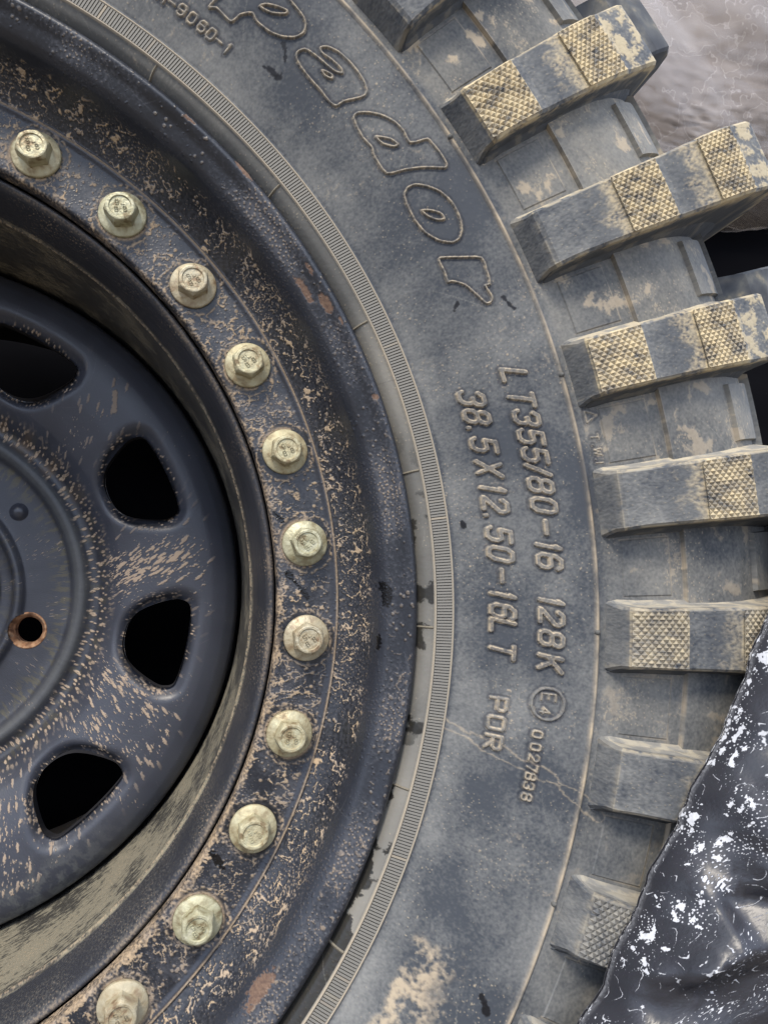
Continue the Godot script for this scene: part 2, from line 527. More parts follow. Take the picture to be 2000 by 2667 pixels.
func paint_tyre() -> Array:
	var w := 2048
	var h := 800
	var na := nz(w, h, 21, 0.0055, 0, 4)
	var nb := nz(w, h, 22, 0.025, 0, 5, 18.0)
	var nc := nz(w, h, 23, 0.14, 0, 3)
	var nd := nz(w, h, 24, 0.055, 1)
	var ne := nz(w, h, 25, 0.19, 1)
	var ng := nz(w, h, 26, 0.012, 0, 4, 30.0)
	var ink := [[49.3, 0.2568, 48.2, 0.2576, 0.0008], [48.6, 0.2576, 47.7, 0.2580, 0.0018], [48.9, 0.2668, 48.1, 0.2636, 0.0005], [23.9, 0.2802, 22.8, 0.2824, 0.0009], [-28.4, 0.2790, -29.2, 0.2830, 0.0010], [7.1, 0.2465, 6.8, 0.2472, 0.0010], [24.9, 0.2650, 24.5, 0.2632, 0.0006]]
	var trail := [Vector2(-10.4, 0.2410), Vector2(-11.3, 0.2550), Vector2(-12.2, 0.2680), Vector2(-12.7, 0.2790), Vector2(-13.8, 0.2930), Vector2(-14.6, 0.3000)]
	var f := func(y: int) -> Array:
		var col := PackedByteArray()
		var aux := PackedByteArray()
		col.resize(w * 3)
		aux.resize(w * 3)
		var v := (y + 0.5) / h
		var pr := at_v(tyre_p, tyre_v, v)
		var r := pr.x
		var guard := 1.0 - sst(0.2338, 0.2342, r)
		var serr := sst(0.2338, 0.2342, r) * (1.0 - sst(0.2416, 0.2421, r))
		var lip := exp(-pow((r - 0.23455) / 0.0003, 2.0)) + exp(-pow((r - 0.24135) / 0.0003, 2.0))
		var line := exp(-pow((r - 0.29085) / 0.0007, 2.0))
		var side := sst(0.2418, 0.2440, r) * (1.0 - sst(0.2895, 0.2915, r))
		var near_ring := side * (1.0 - sst(0.243, 0.256, r))
		var outer := sst(0.2915, 0.296, r)
		for x in w:
			var k := y * w + x
			var th := U0 + (U1 - U0) * (x + 0.5) / w
			var a := na[k] / 255.0
			var b := nb[k] / 255.0
			var c := nc[k] / 255.0
			var d := nd[k] / 255.0
			var e := ne[k] / 255.0
			var g := ng[k] / 255.0
			var up := clampf((th + 30.0) / 75.0, 0.0, 1.0)
			var film := 0.21 + (a - 0.5) * 0.80 + (b - 0.5) * 0.30 + (c - 0.5) * 0.30 + (nc[(y * 2 % h) * w + (x * 2 % w)] / 255.0 - 0.5) * 0.42
			film += near_ring * 0.30 + outer * (0.14 + 0.22 * up)
			film = clampf(film, 0.0, 1.0)
			film = maxf(maxf(film, serr * 0.75), guard * (0.30 + 0.6 * a) * (1.0 - 0.55 * sst(20.0, 42.0, th)))
			var cr := lerpf(0.046, 0.240, film)
			var cg := lerpf(0.052, 0.238, film)
			var cb := lerpf(0.061, 0.224, film)
			var warm := clampf(outer * (0.08 + 0.28 * up) * (0.4 + g) + guard * 0.35 + serr * 0.3, 0.0, 1.0)
			cr *= 1.0 + 0.22 * warm
			cg *= 1.0 + 0.06 * warm
			cb *= 1.0 - 0.20 * warm
			var dirt := 0.0
			dirt = maxf(dirt, (1.0 - sst(0.012, 0.03, d + (0.55 - g) * 0.10)) * 0.5)
			dirt = maxf(dirt, (1.0 - sst(0.03, 0.08, e + (0.62 - g) * 0.16)) * 0.45)
			dirt = maxf(dirt, lip * (0.45 + 0.35 * a))
			dirt = maxf(dirt, line * clampf(0.25 + 1.1 * (b - 0.3), 0.15, 0.9))
			if outer > 0.5 and r < 0.34:
				var gap := absf(fposmod(th - LUG0, PITCH) - PITCH * 0.5)
				var ln := exp(-pow((r - 0.3275) / 0.0005, 2.0)) * (1.0 if gap < 2.6 else 0.0) * 0.6
				ln = maxf(ln, exp(-pow((r - 0.3217) / 0.0004, 2.0)) * (1.0 if gap < 2.05 else 0.0) * 0.45)
				ln = maxf(ln, exp(-pow((gap - 2.0) / 0.06, 2.0)) * (1.0 if r < 0.322 and r > 0.301 else 0.0) * 0.35)
				dirt = maxf(dirt, ln * clampf(0.5 + (b - 0.45) * 2.5, 0.15, 1.0))
			# dried tide marks
			dirt = maxf(dirt, (1.0 - sst(0.004, 0.012, absf(g - 0.56))) * 0.22 * sst(0.45, 0.6, a) * sst(0.4, 0.6, c))
			dirt = maxf(dirt, outer * (1.0 - sst(0.006, 0.018, absf(b - 0.60))) * 0.35 * sst(0.52, 0.62, g))
			dirt = maxf(dirt, outer * up * sst(0.66, 0.74, b) * 0.65)
			if th < -24.0 and th > -42.0 and side > 0.1:
				# the scraped mud patch low on the sidewall
				var m := sst(-26.4, -27.4, th + (r - 0.255) * 30.0 + (b - 0.5) * 3.0) * sst(0.2515, 0.2545, r + (b - 0.5) * 0.004) * (1.0 - sst(0.263, 0.273, r + (b - 0.5) * 0.016 + (th + 30.0) * 0.0006))
				dirt = maxf(dirt, m * clampf(0.34 + (b - 0.5) * 2.0 + (c - 0.5) * 1.2, 0.0, 0.7))
			if th < -9.5 and th > -16.0:
				var p := Vector2(deg_to_rad(th) * r, r)
				var dd := 1.0
				for i in trail.size() - 1:
					var t0: Vector2 = trail[i]
					var t1: Vector2 = trail[i + 1]
					dd = minf(dd, seg_d(p, Vector2(deg_to_rad(t0.x) * r, t0.y), Vector2(deg_to_rad(t1.x) * r, t1.y)))
				dd += (b - 0.5) * 0.0040
				dirt = maxf(dirt, exp(-pow((dd - 0.0017) / 0.00028, 2.0)) * (0.15 + 0.4 * c))
			cr = lerpf(cr, 0.50, dirt)
			cg = lerpf(cg, 0.40, dirt)
			cb = lerpf(cb, 0.27, dirt)
			var rough := 0.62 + 0.3 * film
			if guard > 0.5:
				# damp patches below
				var wet := sst(0.50, 0.53, g + (0.5 - b) * 0.25 + (0.2315 - r) * 40.0) * sst(-8.0, -16.0, th) + sst(0.58, 0.61, g + (b - 0.5) * 0.3) * sst(20.0, 4.0, th) * 0.9
				wet = clampf(wet, 0.0, 1.0)
				cr *= 1.0 - 0.85 * wet
				cg *= 1.0 - 0.85 * wet
				cb *= 1.0 - 0.85 * wet
				rough = lerpf(rough, 0.3, wet)
			for s in ink:
				if absf(th - s[0]) < 3.0 and absf(r - s[1]) < 0.012:
					var dd := seg_d(Vector2(deg_to_rad(th) * r, r), Vector2(deg_to_rad(s[0]) * r, s[1]), Vector2(deg_to_rad(s[2]) * r, s[3]))
					var t := 1.0 - sst(s[4] * 0.5, s[4] * 0.8, dd + (c - 0.5) * 0.0012 + (b - 0.5) * 0.002)
					cr = lerpf(cr, 0.008, t)
					cg = lerpf(cg, 0.008, t)
					cb = lerpf(cb, 0.010, t)
					rough = lerpf(rough, 0.4, t)
			col[x * 3] = q(cr)
			col[x * 3 + 1] = q(cg)
			col[x * 3 + 2] = q(cb)
			aux[x * 3] = int(clampf(0.3 + 0.16 * b + 0.14 * c + 0.32 * dirt, 0.0, 1.0) * 255.0)
			aux[x * 3 + 1] = int(rough * 255.0)
		return [col, aux]
	return paint(w, h, f)


func scratches(im: Image, sd: int, count: int, longest: float, tone: Color, strength: float, v0: float, v1: float) -> void:
	# thin scuffs, straight or slightly bent, each fading out at its ends
	var rng := RandomNumberGenerator.new()
	rng.seed = sd
	var w := im.get_width()
	var h := im.get_height()
	for k in count:
		var p := Vector2(rng.randf() * w, lerpf(v0, v1, rng.randf()) * h)
		var dir := Vector2.from_angle(rng.randf() * TAU)
		var bend := rng.randf_range(-0.012, 0.012)
		var len := int(longest * pow(rng.randf(), 2.0)) + 8
		var hard := strength * rng.randf_range(0.3, 1.0)
		for i in len:
			dir = dir.rotated(bend)
			p += dir
			var x := int(p.x)
			var y := int(p.y)
			if x < 0 or y < int(v0 * h) or x >= w or y >= int(v1 * h) or y >= h:
				break
			var t := hard * sin(PI * (i + 0.5) / len) * (0.6 + 0.4 * fine_noise.get_noise_2d(i * 0.2, k * 9.0))
			im.set_pixel(x, y, im.get_pixel(x, y).srgb_to_linear().lerp(tone, clampf(t, 0.0, 1.0)).linear_to_srgb())


func lug_zone(k: int, r: float) -> int:
	# 0 plain, 1 chequer, 2 tip
	if posmod(k, 2) == 1:
		return (0 if r < 0.2988 else 1) if r < 0.3212 else 0 if r < 0.3457 else 1 if r < 0.3680 else 2
	return 0 if r < 0.3317 else 1 if r < 0.3537 else 0 if r < 0.3742 else 1 if r < 0.3932 else 2


func paint_lugs() -> Array:
	var w := 2048
	var h := 640
	var na := nz(w, h, 31, 0.009, 0, 4)
	var nb := nz(w, h, 32, 0.035, 0, 5, 14.0)
	var nc := nz(w, h, 33, 0.16, 0, 3)
	var nd := nz(w, h, 34, 0.09, 1)
	var carried := {5: 0.9, 4: 0.88, 3: 0.92, 2: 0.85, 1: 0.82, 0: 0.68, -1: 0.42, -2: 0.34, -3: 0.10, -4: 0.06}
	var f := func(y: int) -> Array:
		var col := PackedByteArray()
		var aux := PackedByteArray()
		col.resize(w * 3)
		aux.resize(w * 3)
		var v := (y + 0.5) / h
		var r := at_v(lug_top, lug_v, v).x
		for x in w:
			var k := y * w + x
			var th := L0 + (L1 - L0) * (x + 0.5) / w
			var lug := int(round((th - LUG0) / PITCH))
			var off := absf(th - LUG0 - lug * PITCH)
			var zone := lug_zone(lug, r)
			var amount: float = carried.get(lug, 0.3)
			var a := na[k] / 255.0
			var b := nb[k] / 255.0
			var c := nc[k] / 255.0
			var film := clampf(0.42 + (a - 0.5) * 0.55 + (b - 0.5) * 0.40 + (c - 0.5) * 0.5, 0.0, 1.0)
			var dirt := 0.0
			if zone == 1:
				dirt = clampf(amount * (0.74 + (b - 0.5) * 1.7 + (c - 0.5) * 1.2), 0.0, 0.97)
			elif zone == 2:
				dirt = sst(0.42, 0.66, b + (c - 0.5) * 0.35) * 0.8 * amount
			else:
				# mud left against the step before a chequer patch
				var edge := 0.3317 if posmod(lug, 2) == 0 and r < 0.34 else (0.3742 if posmod(lug, 2) == 0 else 0.3457)
				var near := sst(0.011, 0.002, edge - r + (b - 0.5) * 0.02)
				dirt = near * amount * clampf(0.55 + (c - 0.5) * 1.2 + (b - 0.5), 0.0, 0.8)
				film *= 1.0 - 0.45 * sst(0.020, 0.012, edge - r) * (1.0 - near)
			# dust that has caught on the edges and at the foot of the ramp
			var rim := sst(1.75, 2.0, off) * (1.0 - sst(2.15, 2.5, off))
			var wall := sst(2.2, 2.6, off)
			dirt = maxf(dirt, rim * (0.25 + 0.35 * amount) * sst(0.3, 0.55, b + (c - 0.5) * 0.3))
			dirt = maxf(dirt, exp(-pow((r - 0.2985) / 0.0005, 2.0)) * 0.4 * sst(0.35, 0.6, b))
			var speck := 1.0 - sst(0.03, 0.08, nd[k] / 255.0)
			dirt = maxf(dirt, speck * 0.3)
			if wall > 0.0:
				# mud settles on the flank that looks up, the other stays bare
				var up_side := th - LUG0 - lug * PITCH > 0.0
				film = lerpf(film, (0.45 + 0.7 * b) if up_side else 0.02 + 0.20 * b, wall)
				dirt = lerpf(dirt, (0.15 + 0.5 * sst(0.4, 0.65, b)) * (0.3 + amount * 0.7) if up_side else 0.12 * amount * sst(0.55, 0.7, b), wall)
			if r < 0.2986:
				film *= 0.72
				dirt *= 0.3
			var cr := lerpf(0.048, 0.250, film)
			var cg := lerpf(0.054, 0.245, film)
			var cb := lerpf(0.064, 0.226, film)
			cr = lerpf(cr, lerpf(0.50, 0.53, b), dirt)
			cg = lerpf(cg, lerpf(0.385, 0.445, b), dirt)
			cb = lerpf(cb, lerpf(0.225, 0.285, b), dirt)
			col[x * 3] = q(cr)
			col[x * 3 + 1] = q(cg)
			col[x * 3 + 2] = q(cb)
			aux[x * 3] = int(clampf(0.25 + 0.2 * b + 0.2 * c + 0.25 * dirt, 0.0, 1.0) * 255.0)
			aux[x * 3 + 1] = int((0.68 + 0.24 * maxf(film, dirt)) * 255.0)
		return [col, aux]
	return paint(w, h, f)


func hole_q(th: float, r: float) -> float:
	# below 1 inside a window of the disc (for the paint only)
	var dt := fposmod(th - 25.6 + 18.0, 36.0) - 18.0
	var t := absf(deg_to_rad(dt) * 0.13) / 0.0208
	var y := (r - 0.130) / 0.0152
	t /= 1.0 + 0.10 * clampf(y, -1.0, 0.6)
	return pow(pow(t, 2.4) + pow(absf(y), 2.4), 1.0 / 2.4)


func paint_disc() -> Array:
	var w := 2048
	var h := 512
	var na := nz(w, h, 41, 0.006, 0, 4)
	var nb := nz(w, h, 42, 0.03, 0, 4, 18.0)
	var nc := nz(w, h, 43, 0.15, 0, 3)
	var nd := nz(w, h, 44, 0.060, 1)
	var ne := nz(w, h, 45, 0.12, 1)
	var nf := nz(w, h, 46, 0.032, 1)
	var f := func(y: int) -> Array:
		var col := PackedByteArray()
		var aux := PackedByteArray()
		col.resize(w * 3)
		aux.resize(w * 3)
		var v := (y + 0.5) / h
		var r := at_v(disc_p, disc_v, v).x
		var dip := sst(0.0905, 0.094, r) * (1.0 - sst(0.099, 0.1075, r))
		var crest := sst(0.0835, 0.0865, r) * (1.0 - sst(0.0905, 0.093, r))
		var hub := 1.0 - sst(0.082, 0.085, r)
		var face := sst(0.099, 0.106, r)
		var rimz := sst(0.160, 0.167, r)
		for x in w:
			var k := y * w + x
			var th := U0 + (U1 - U0) * (x + 0.5) / w
			var a := na[k] / 255.0
			var b := nb[k] / 255.0
			var c := nc[k] / 255.0
			# splashes drawn out along the radius
			var sh := posmod(int(x - y * 1.0 if th > -10.2 else x + y * 0.8), w)
			var ky := int(y * 0.60)
			var d := nd[ky * w + (sh % w)] / 255.0
			var e := ne[int(y * 0.75) * w + (sh % w)] / 255.0
			var f2 := nf[ky * w + ((sh + 500) % w)] / 255.0
			var hq := hole_q(th, r)
			var low := clampf((-th + 5.0) / 50.0, 0.0, 1.0)
			var mid := exp(-pow((th - 7.0) / 9.0, 2.0)) + exp(-pow((th + 28.0) / 10.0, 2.0)) + exp(-pow((th - 43.0) / 7.0, 2.0)) * 0.6 + exp(-pow((th + 62.0) / 12.0, 2.0))
			var where := face * (1.0 - sst(0.150, 0.160, r)) * clampf(mid, 0.0, 1.0)
			var splash := maxf(1.0 - sst(0.12, 0.20, d + (0.5 - b) * 0.30 + (c - 0.5) * 0.26 + (0.52 - where * 0.31 - a * 0.42)), 1.0 - sst(0.12, 0.22, e + (0.5 - b) * 0.35 + (c - 0.5) * 0.26 + (0.54 - where * 0.30 - a * 0.44)))
			splash = maxf(splash, (1.0 - sst(0.09, 0.13, f2 + (0.5 - c) * 0.1)) * where)
			var dirt := splash * 0.75
			dirt = maxf(dirt, dip * clampf((1.0 - sst(0.14, 0.30, nd[k] / 255.0 + (0.5 - b) * 0.4)) * 0.75 * sst(0.25, 0.5, c + 0.1), 0.0, 0.8))
			dirt = maxf(dirt, hub * (1.0 - sst(0.04, 0.07, d + (0.6 - a) * 0.3)) * 0.3)
			var base := 0.030 + 0.012 * a + face * 0.012
			var cr := base * 0.92
			var cg := base
			var cb := base * 1.30
			# dull dust: the crest, the hub's edge, the damp foot of the disc
			var veil := crest * (0.16 + 0.20 * b) + hub * sst(0.076, 0.083, r) * 0.12 * a + rimz * 0.16 * b + low * sst(0.140, 0.165, r) * 0.55 * sst(0.35, 0.65, b * 0.7 + c * 0.3) * sst(-38.0, -62.0, th)
			veil = clampf(veil, 0.0, 1.0)
			cr = lerpf(cr, 0.145, veil)
			cg = lerpf(cg, 0.150, veil)
			cb = lerpf(cb, 0.140, veil)
			var moss := clampf((hub * sst(0.070, 0.081, r) + dip * 0.5 + sst(0.062, 0.058, r) * 0.4) * sst(0.48, 0.66, b) * 0.5, 0.0, 1.0)
			cr = lerpf(cr, 0.10, moss)
			cg = lerpf(cg, 0.085, moss)
			cb = lerpf(cb, 0.040, moss)
			var brown := dip * sst(0.45, 0.62, a) * sst(20.0, 40.0, th) * 0.7
			cr = lerpf(cr, 0.085, brown)
			cg = lerpf(cg, 0.060, brown)
			cb = lerpf(cb, 0.040, brown)
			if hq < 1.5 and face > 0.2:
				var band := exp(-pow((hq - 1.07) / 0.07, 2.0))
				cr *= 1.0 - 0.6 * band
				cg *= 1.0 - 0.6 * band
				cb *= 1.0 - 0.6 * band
				var crumbs := (1.0 - sst(0.16, 0.32, ne[k] / 255.0)) * exp(-pow((hq - 1.10) / 0.09, 2.0)) * sst(0.35, 0.6, b)
				dirt = maxf(dirt * (1.0 - 0.6 * band), crumbs * 0.75)
			if absf(th - 42.8) < 3.0 and absf(r - 0.1434) < 0.008:
				var dd := seg_d(Vector2(deg_to_rad(th) * r, r), Vector2(deg_to_rad(44.2) * r, 0.1468), Vector2(deg_to_rad(41.4) * r, 0.1402))
				dirt = maxf(dirt, (1.0 - sst(0.0009, 0.0015, dd + (c - 0.5) * 0.001)) * 0.5)
			cr = lerpf(cr, 0.46, dirt)
			cg = lerpf(cg, 0.35, dirt)
			cb = lerpf(cb, 0.25, dirt)
			col[x * 3] = q(cr)
			col[x * 3 + 1] = q(cg)
			col[x * 3 + 2] = q(cb)
			aux[x * 3] = int(clampf(0.3 + 0.5 * dirt + 0.07 * c + 0.06 * veil, 0.0, 1.0) * 255.0)
			aux[x * 3 + 1] = int(lerpf(0.34 + 0.14 * a, 0.92, clampf(dirt * 1.3 + veil, 0.0, 1.0)) * 255.0)
		return [col, aux]
	return paint(w, h, f)


func paint_barrel() -> Array:
	var w := 2048
	var h := 400
	var na := nz(w, h, 51, 0.007, 0, 4)
	var nb := nz(w, h, 52, 0.14, 0, 4)
	var nc := nz(w, h, 53, 0.16, 0, 3)
	var ne := nz(w, h, 55, 0.16, 1)
	var f := func(y: int) -> Array:
		var col := PackedByteArray()
		var aux := PackedByteArray()
		col.resize(w * 3)
		aux.resize(w * 3)
		var v := (y + 0.5) / h
		var z := at_v(barrel_p, barrel_v, v).y
		var lip := sst(-0.031, -0.029, z)
		var edge := (exp(-pow((v - 0.965) / 0.008, 2.0)))
		var step := exp(-pow((z + 0.0320) / 0.0008, 2.0))
		for x in w:
			var k := y * w + x
			var th := U0 + (U1 - U0) * (x + 0.5) / w
			var a := na[k] / 255.0
			# streaks that run round the barrel, a little aslant
			var sx := int(x * 0.16 + y * 0.3)
			var b := nb[(y % h) * w + (sx % w)] / 255.0
			var b2 := nb[((y * 2 / 3 + 57) % h) * w + ((int(x * 0.4 - y * 0.2) + 700) % w)] / 255.0
			var c := nc[k] / 255.0
			var up := clampf((-th + 8.0) / 48.0, 0.0, 1.0)
			var settle := sst(0.44, 0.66, b * 0.36 + b2 * 0.30 + nc[k] / 255.0 * 0.12 + a * 0.40 + up * 0.10 - 0.10)
			var dust := sst(-0.112, -0.104, z) * (1.0 - lip) * clampf(settle * (0.46 + 0.40 * up) + 0.10, 0.0, 0.9) + lip * up * sst(0.45, 0.62, a * 0.4 + c * 0.6) * 0.16
			var cr := lerpf(0.028, 0.200, dust)
			var cg := lerpf(0.029, 0.192, dust)
			var cb := lerpf(0.034, 0.160, dust)
			if lip < 0.5:
				cr *= 1.06
				cb *= 0.86
			var dirt := maxf(edge * sst(0.35, 0.7, a * 0.5 + c * 0.5) * 0.3, step * 0.45 * sst(0.35, 0.6, c))
			dirt = maxf(dirt, (1.0 - sst(0.06, 0.16, ne[k] / 255.0 + (0.6 - a) * 0.3)) * 0.4)
			cr = lerpf(cr, 0.42, dirt)
			cg = lerpf(cg, 0.31, dirt)
			cb = lerpf(cb, 0.20, dirt)
			col[x * 3] = q(cr)
			col[x * 3 + 1] = q(cg)
			col[x * 3 + 2] = q(cb)
			aux[x * 3] = int(clampf(0.3 + 0.3 * dirt + 0.12 * b + 0.06 * c, 0.0, 1.0) * 255.0)
			aux[x * 3 + 1] = int(lerpf(0.42, 0.92, clampf(dust * 1.6 + dirt, 0.0, 1.0)) * 255.0)
		return [col, aux]
	return paint(w, h, f)


# ---------------------------------------------------------------- the setting
func setting() -> void:
	var st := begin()
	for i in 24:
		for j in 24:
			var f := func(k: int) -> float: return signf(k - 12) * pow(absf(k - 12) / 12.0, 3.0) * 60.0
			var x0: float = f.call(i)
			var x1: float = f.call(i + 1)
			var z0: float = f.call(j)
			var z1: float = f.call(j + 1)
			quad(st, Vector3(x0, 0, z0), Vector3(x1, 0, z0), Vector3(x1, 0, z1), Vector3(x0, 0, z1), Vector3.UP)
	var m := plain(1, 1, 1, 0.95)
	m.albedo_texture = noise_tex(5, 0.02, [[0.2, 0.10, 0.08, 0.055], [0.55, 0.17, 0.135, 0.095], [0.8, 0.24, 0.20, 0.14]])
	m.uv1_triplanar = true
	m.uv1_scale = Vector3.ONE * 1.7
	m.heightmap_enabled = true
	m.heightmap_texture = noise_tex(6, 0.03, [[0.0, 0, 0, 0], [1.0, 1, 1, 1]])
	m.heightmap_scale = 2.0
	var g := part("ground", st.commit(), m, self)
	g.position.y = -0.489
	g.set_meta("kind", "structure")
	g.set_meta("label", "bare brown earth under the wheel and the bags")


# ---------------------------------------------------------------- the wheel
func build_wheel() -> void:
	profiles()
	wheel = Node3D.new()
	wheel.name = "off_road_wheel"
	wheel.set_meta("label", "dusty black off-road tyre with chunky lugs on a muddy black beadlock steel wheel")
	wheel.set_meta("category", "wheel")
	add_child(wheel)
	build_disc()
	var th := around(0.5, 3.0)
	part("wheel_barrel", revolve(barrel_p, th, barrel_v), painted(paint_barrel(), 0.05), wheel)
	var ring_img := paint_ring()
	scratches(ring_img[0], 6, 150, 60.0, Color(0.14, 0.14, 0.15), 0.55, 0.1, 0.85)
	part("beadlock_ring", revolve(ring_p, th, ring_v), painted(ring_img, 0.07), wheel)
	build_bolts()
	build_tyre(th)


func build_disc() -> void:
	var poly := PackedVector2Array()   # one window: (along the arc at r = 0.130, radius - 0.130), metres
	var raw := [9.35, 136.5, 9.15, 140.4, 8.55, 143.2, 7.4, 144.4, 4.0, 144.7, 0.0, 144.7, -4.0, 144.7, -7.4, 144.4, -8.55, 143.2, -9.15, 140.4, -9.35, 136.5, -8.5, 129.0, -7.1, 122.0, -5.1, 117.0, -2.0, 114.2, 2.0, 114.2, 5.1, 117.0, 7.1, 122.0, 8.5, 129.0]
	var pts := []
	for i in range(0, raw.size(), 2):
		pts.append(Vector2(deg_to_rad(raw[i]) * 0.130, raw[i + 1] * 0.001 - 0.130))
	for i in pts.size():
		var a: Vector2 = pts[i]
		var b: Vector2 = pts[(i + 1) % pts.size()]
		for j in 4:
			poly.append(a.cubic_interpolate(b, pts[i - 1], pts[(i + 2) % pts.size()], j / 4.0))
	hole_poly = poly
	var local := func(p: Vector3) -> Vector2:
		var t := rad_to_deg(atan2(p.y, p.x))
		var dt := fposmod(t - 25.6 + 18.0, 36.0) - 18.0
		return Vector2(deg_to_rad(dt) * 0.130, Vector2(p.x, p.y).length() - 0.130)
	var signed := func(l: Vector2) -> Array:
		var best := 1.0
		var near := l
		for i in poly.size():
			var c := Geometry2D.get_closest_point_to_segment(l, poly[i], poly[(i + 1) % poly.size()])
			var d := c.distance_to(l)
			if d < best:
				best = d
				near = c
		return [-best if Geometry2D.is_point_in_polygon(l, poly) else best, near]
	var move := func(p: Vector3) -> Vector3:
		var r := Vector2(p.x, p.y).length()
		if r > 0.105 and r < 0.155:
			var l: Vector2 = local.call(p)
			if absf(l.x) < 0.032:
				var s: Array = signed.call(l)
				var d: float = s[0]
				if absf(d) < 0.0009:   # lay the cut on the outline
					var n: Vector2 = s[1]
					var t := atan2(p.y, p.x) + (n.x - l.x) / 0.130
					r = 0.130 + n.y
					p = Vector3(r * cos(t), r * sin(t), p.z)
					d = 0.0
				p.z -= 0.0052 * pow(1.0 - sst(-0.001, 0.0075, d), 1.6)
		else:
			for k in 5:
				var c := pol(0.0655, -16.7 + 72.0 * k, p.z)
				var d := Vector2(p.x - c.x, p.y - c.y).length()
				if d < 0.0098 and d > 0.0070:
					var e := Vector2(p.x - c.x, p.y - c.y).normalized() * 0.0087
					if d < 0.0094:
						p.x = c.x + e.x
						p.y = c.y + e.y
		return p
	var keep := func(p: Vector3) -> bool:
		var r := Vector2(p.x, p.y).length()
		if r > 0.108 and r < 0.150:
			var l: Vector2 = local.call(p)
			return not (absf(l.x) < 0.024 and Geometry2D.is_point_in_polygon(l, poly))
		for k in 5:
			var c := pol(0.0655, -16.7 + 72.0 * k, p.z)
			if Vector2(p.x - c.x, p.y - c.y).length() < 0.0086:
				return false
		return true
	var imgs := paint_disc()
	scratches(imgs[0], 5, 140, 70.0, Color(0.13, 0.13, 0.14), 0.5, 0.1, 0.95)
	var m := painted(imgs, 0.06)
	var disc := part("wheel_disc", revolve(disc_p, around(0.5, 0.75), disc_v, keep, move), m, wheel)
	# the cut edge of each window: a wall of steel
	var steel := plain(0.018, 0.018, 0.022, 0.6)
	var wall := begin()
	for i in poly.size():
		var a := poly[i]
		var b := poly[(i + 1) % poly.size()]
		var z0 := -0.1035
		var pa := pol(0.130 + a.y, rad_to_deg(a.x / 0.130), 0)
		var pb := pol(0.130 + b.y, rad_to_deg(b.x / 0.130), 0)
		var mid := (pa + pb) * 0.5
		quad(wall, pa + Vector3(0, 0, z0 + 0.0035), pb + Vector3(0, 0, z0 + 0.0035), pb + Vector3(0, 0, z0 - 0.004), pa + Vector3(0, 0, z0 - 0.004), Vector3(0.130, 0, 0) - mid)
	var wm := wall.commit()
	for k in 10:
		var o := part("window_edge", wm, steel, disc)
		o.rotation.z = deg_to_rad(25.6 + 36.0 * k)
	# five stud holes with rusty countersinks, and a domed rivet
	var rust := plain(1, 1, 1, 0.95)
	rust.albedo_texture = noise_tex(61, 0.03, [[0.25, 0.09, 0.045, 0.025], [0.5, 0.30, 0.15, 0.075], [0.75, 0.42, 0.27, 0.16]], 256)
	rust.uv1_triplanar = true
	rust.uv1_scale = Vector3.ONE * 30.0
	rust.heightmap_enabled = true
	rust.heightmap_texture = rust.albedo_texture
	rust.heightmap_scale = 0.08
	var seat_p := PackedVector2Array(v2([6.7, -10.0, 6.7, -3.2, 6.9, -2.4, 7.6, -1.1, 8.2, -0.1, 8.7, 0.35, 9.2, 0.3, 9.6, -0.3]))
	var full := PackedFloat32Array()
	for i in 41:
		full.append(i * 9.0)
	var seat := revolve(seat_p, full, arc_v(seat_p))
	var dome := revolve(PackedVector2Array(v2([0.0, 2.6, 1.2, 2.5, 2.4, 2.0, 3.4, 1.2, 4.0, 0.4, 4.6, -0.1, 5.4, -0.6])), full, PackedFloat32Array([0, 0.1, 0.2, 0.3, 0.5, 0.7, 1.0]))
	var paint_m := plain(0.034, 0.037, 0.048, 0.3)
	for k in 5:
		var o := part("stud_hole_seat", seat, rust, disc)
		o.position = pol(0.0655, -16.7 + 72.0 * k, -0.1227)
		if k == 0:
			var rv := part("rivet", dome, paint_m, disc)
			rv.position = pol(0.0708, 36.75, -0.1226)


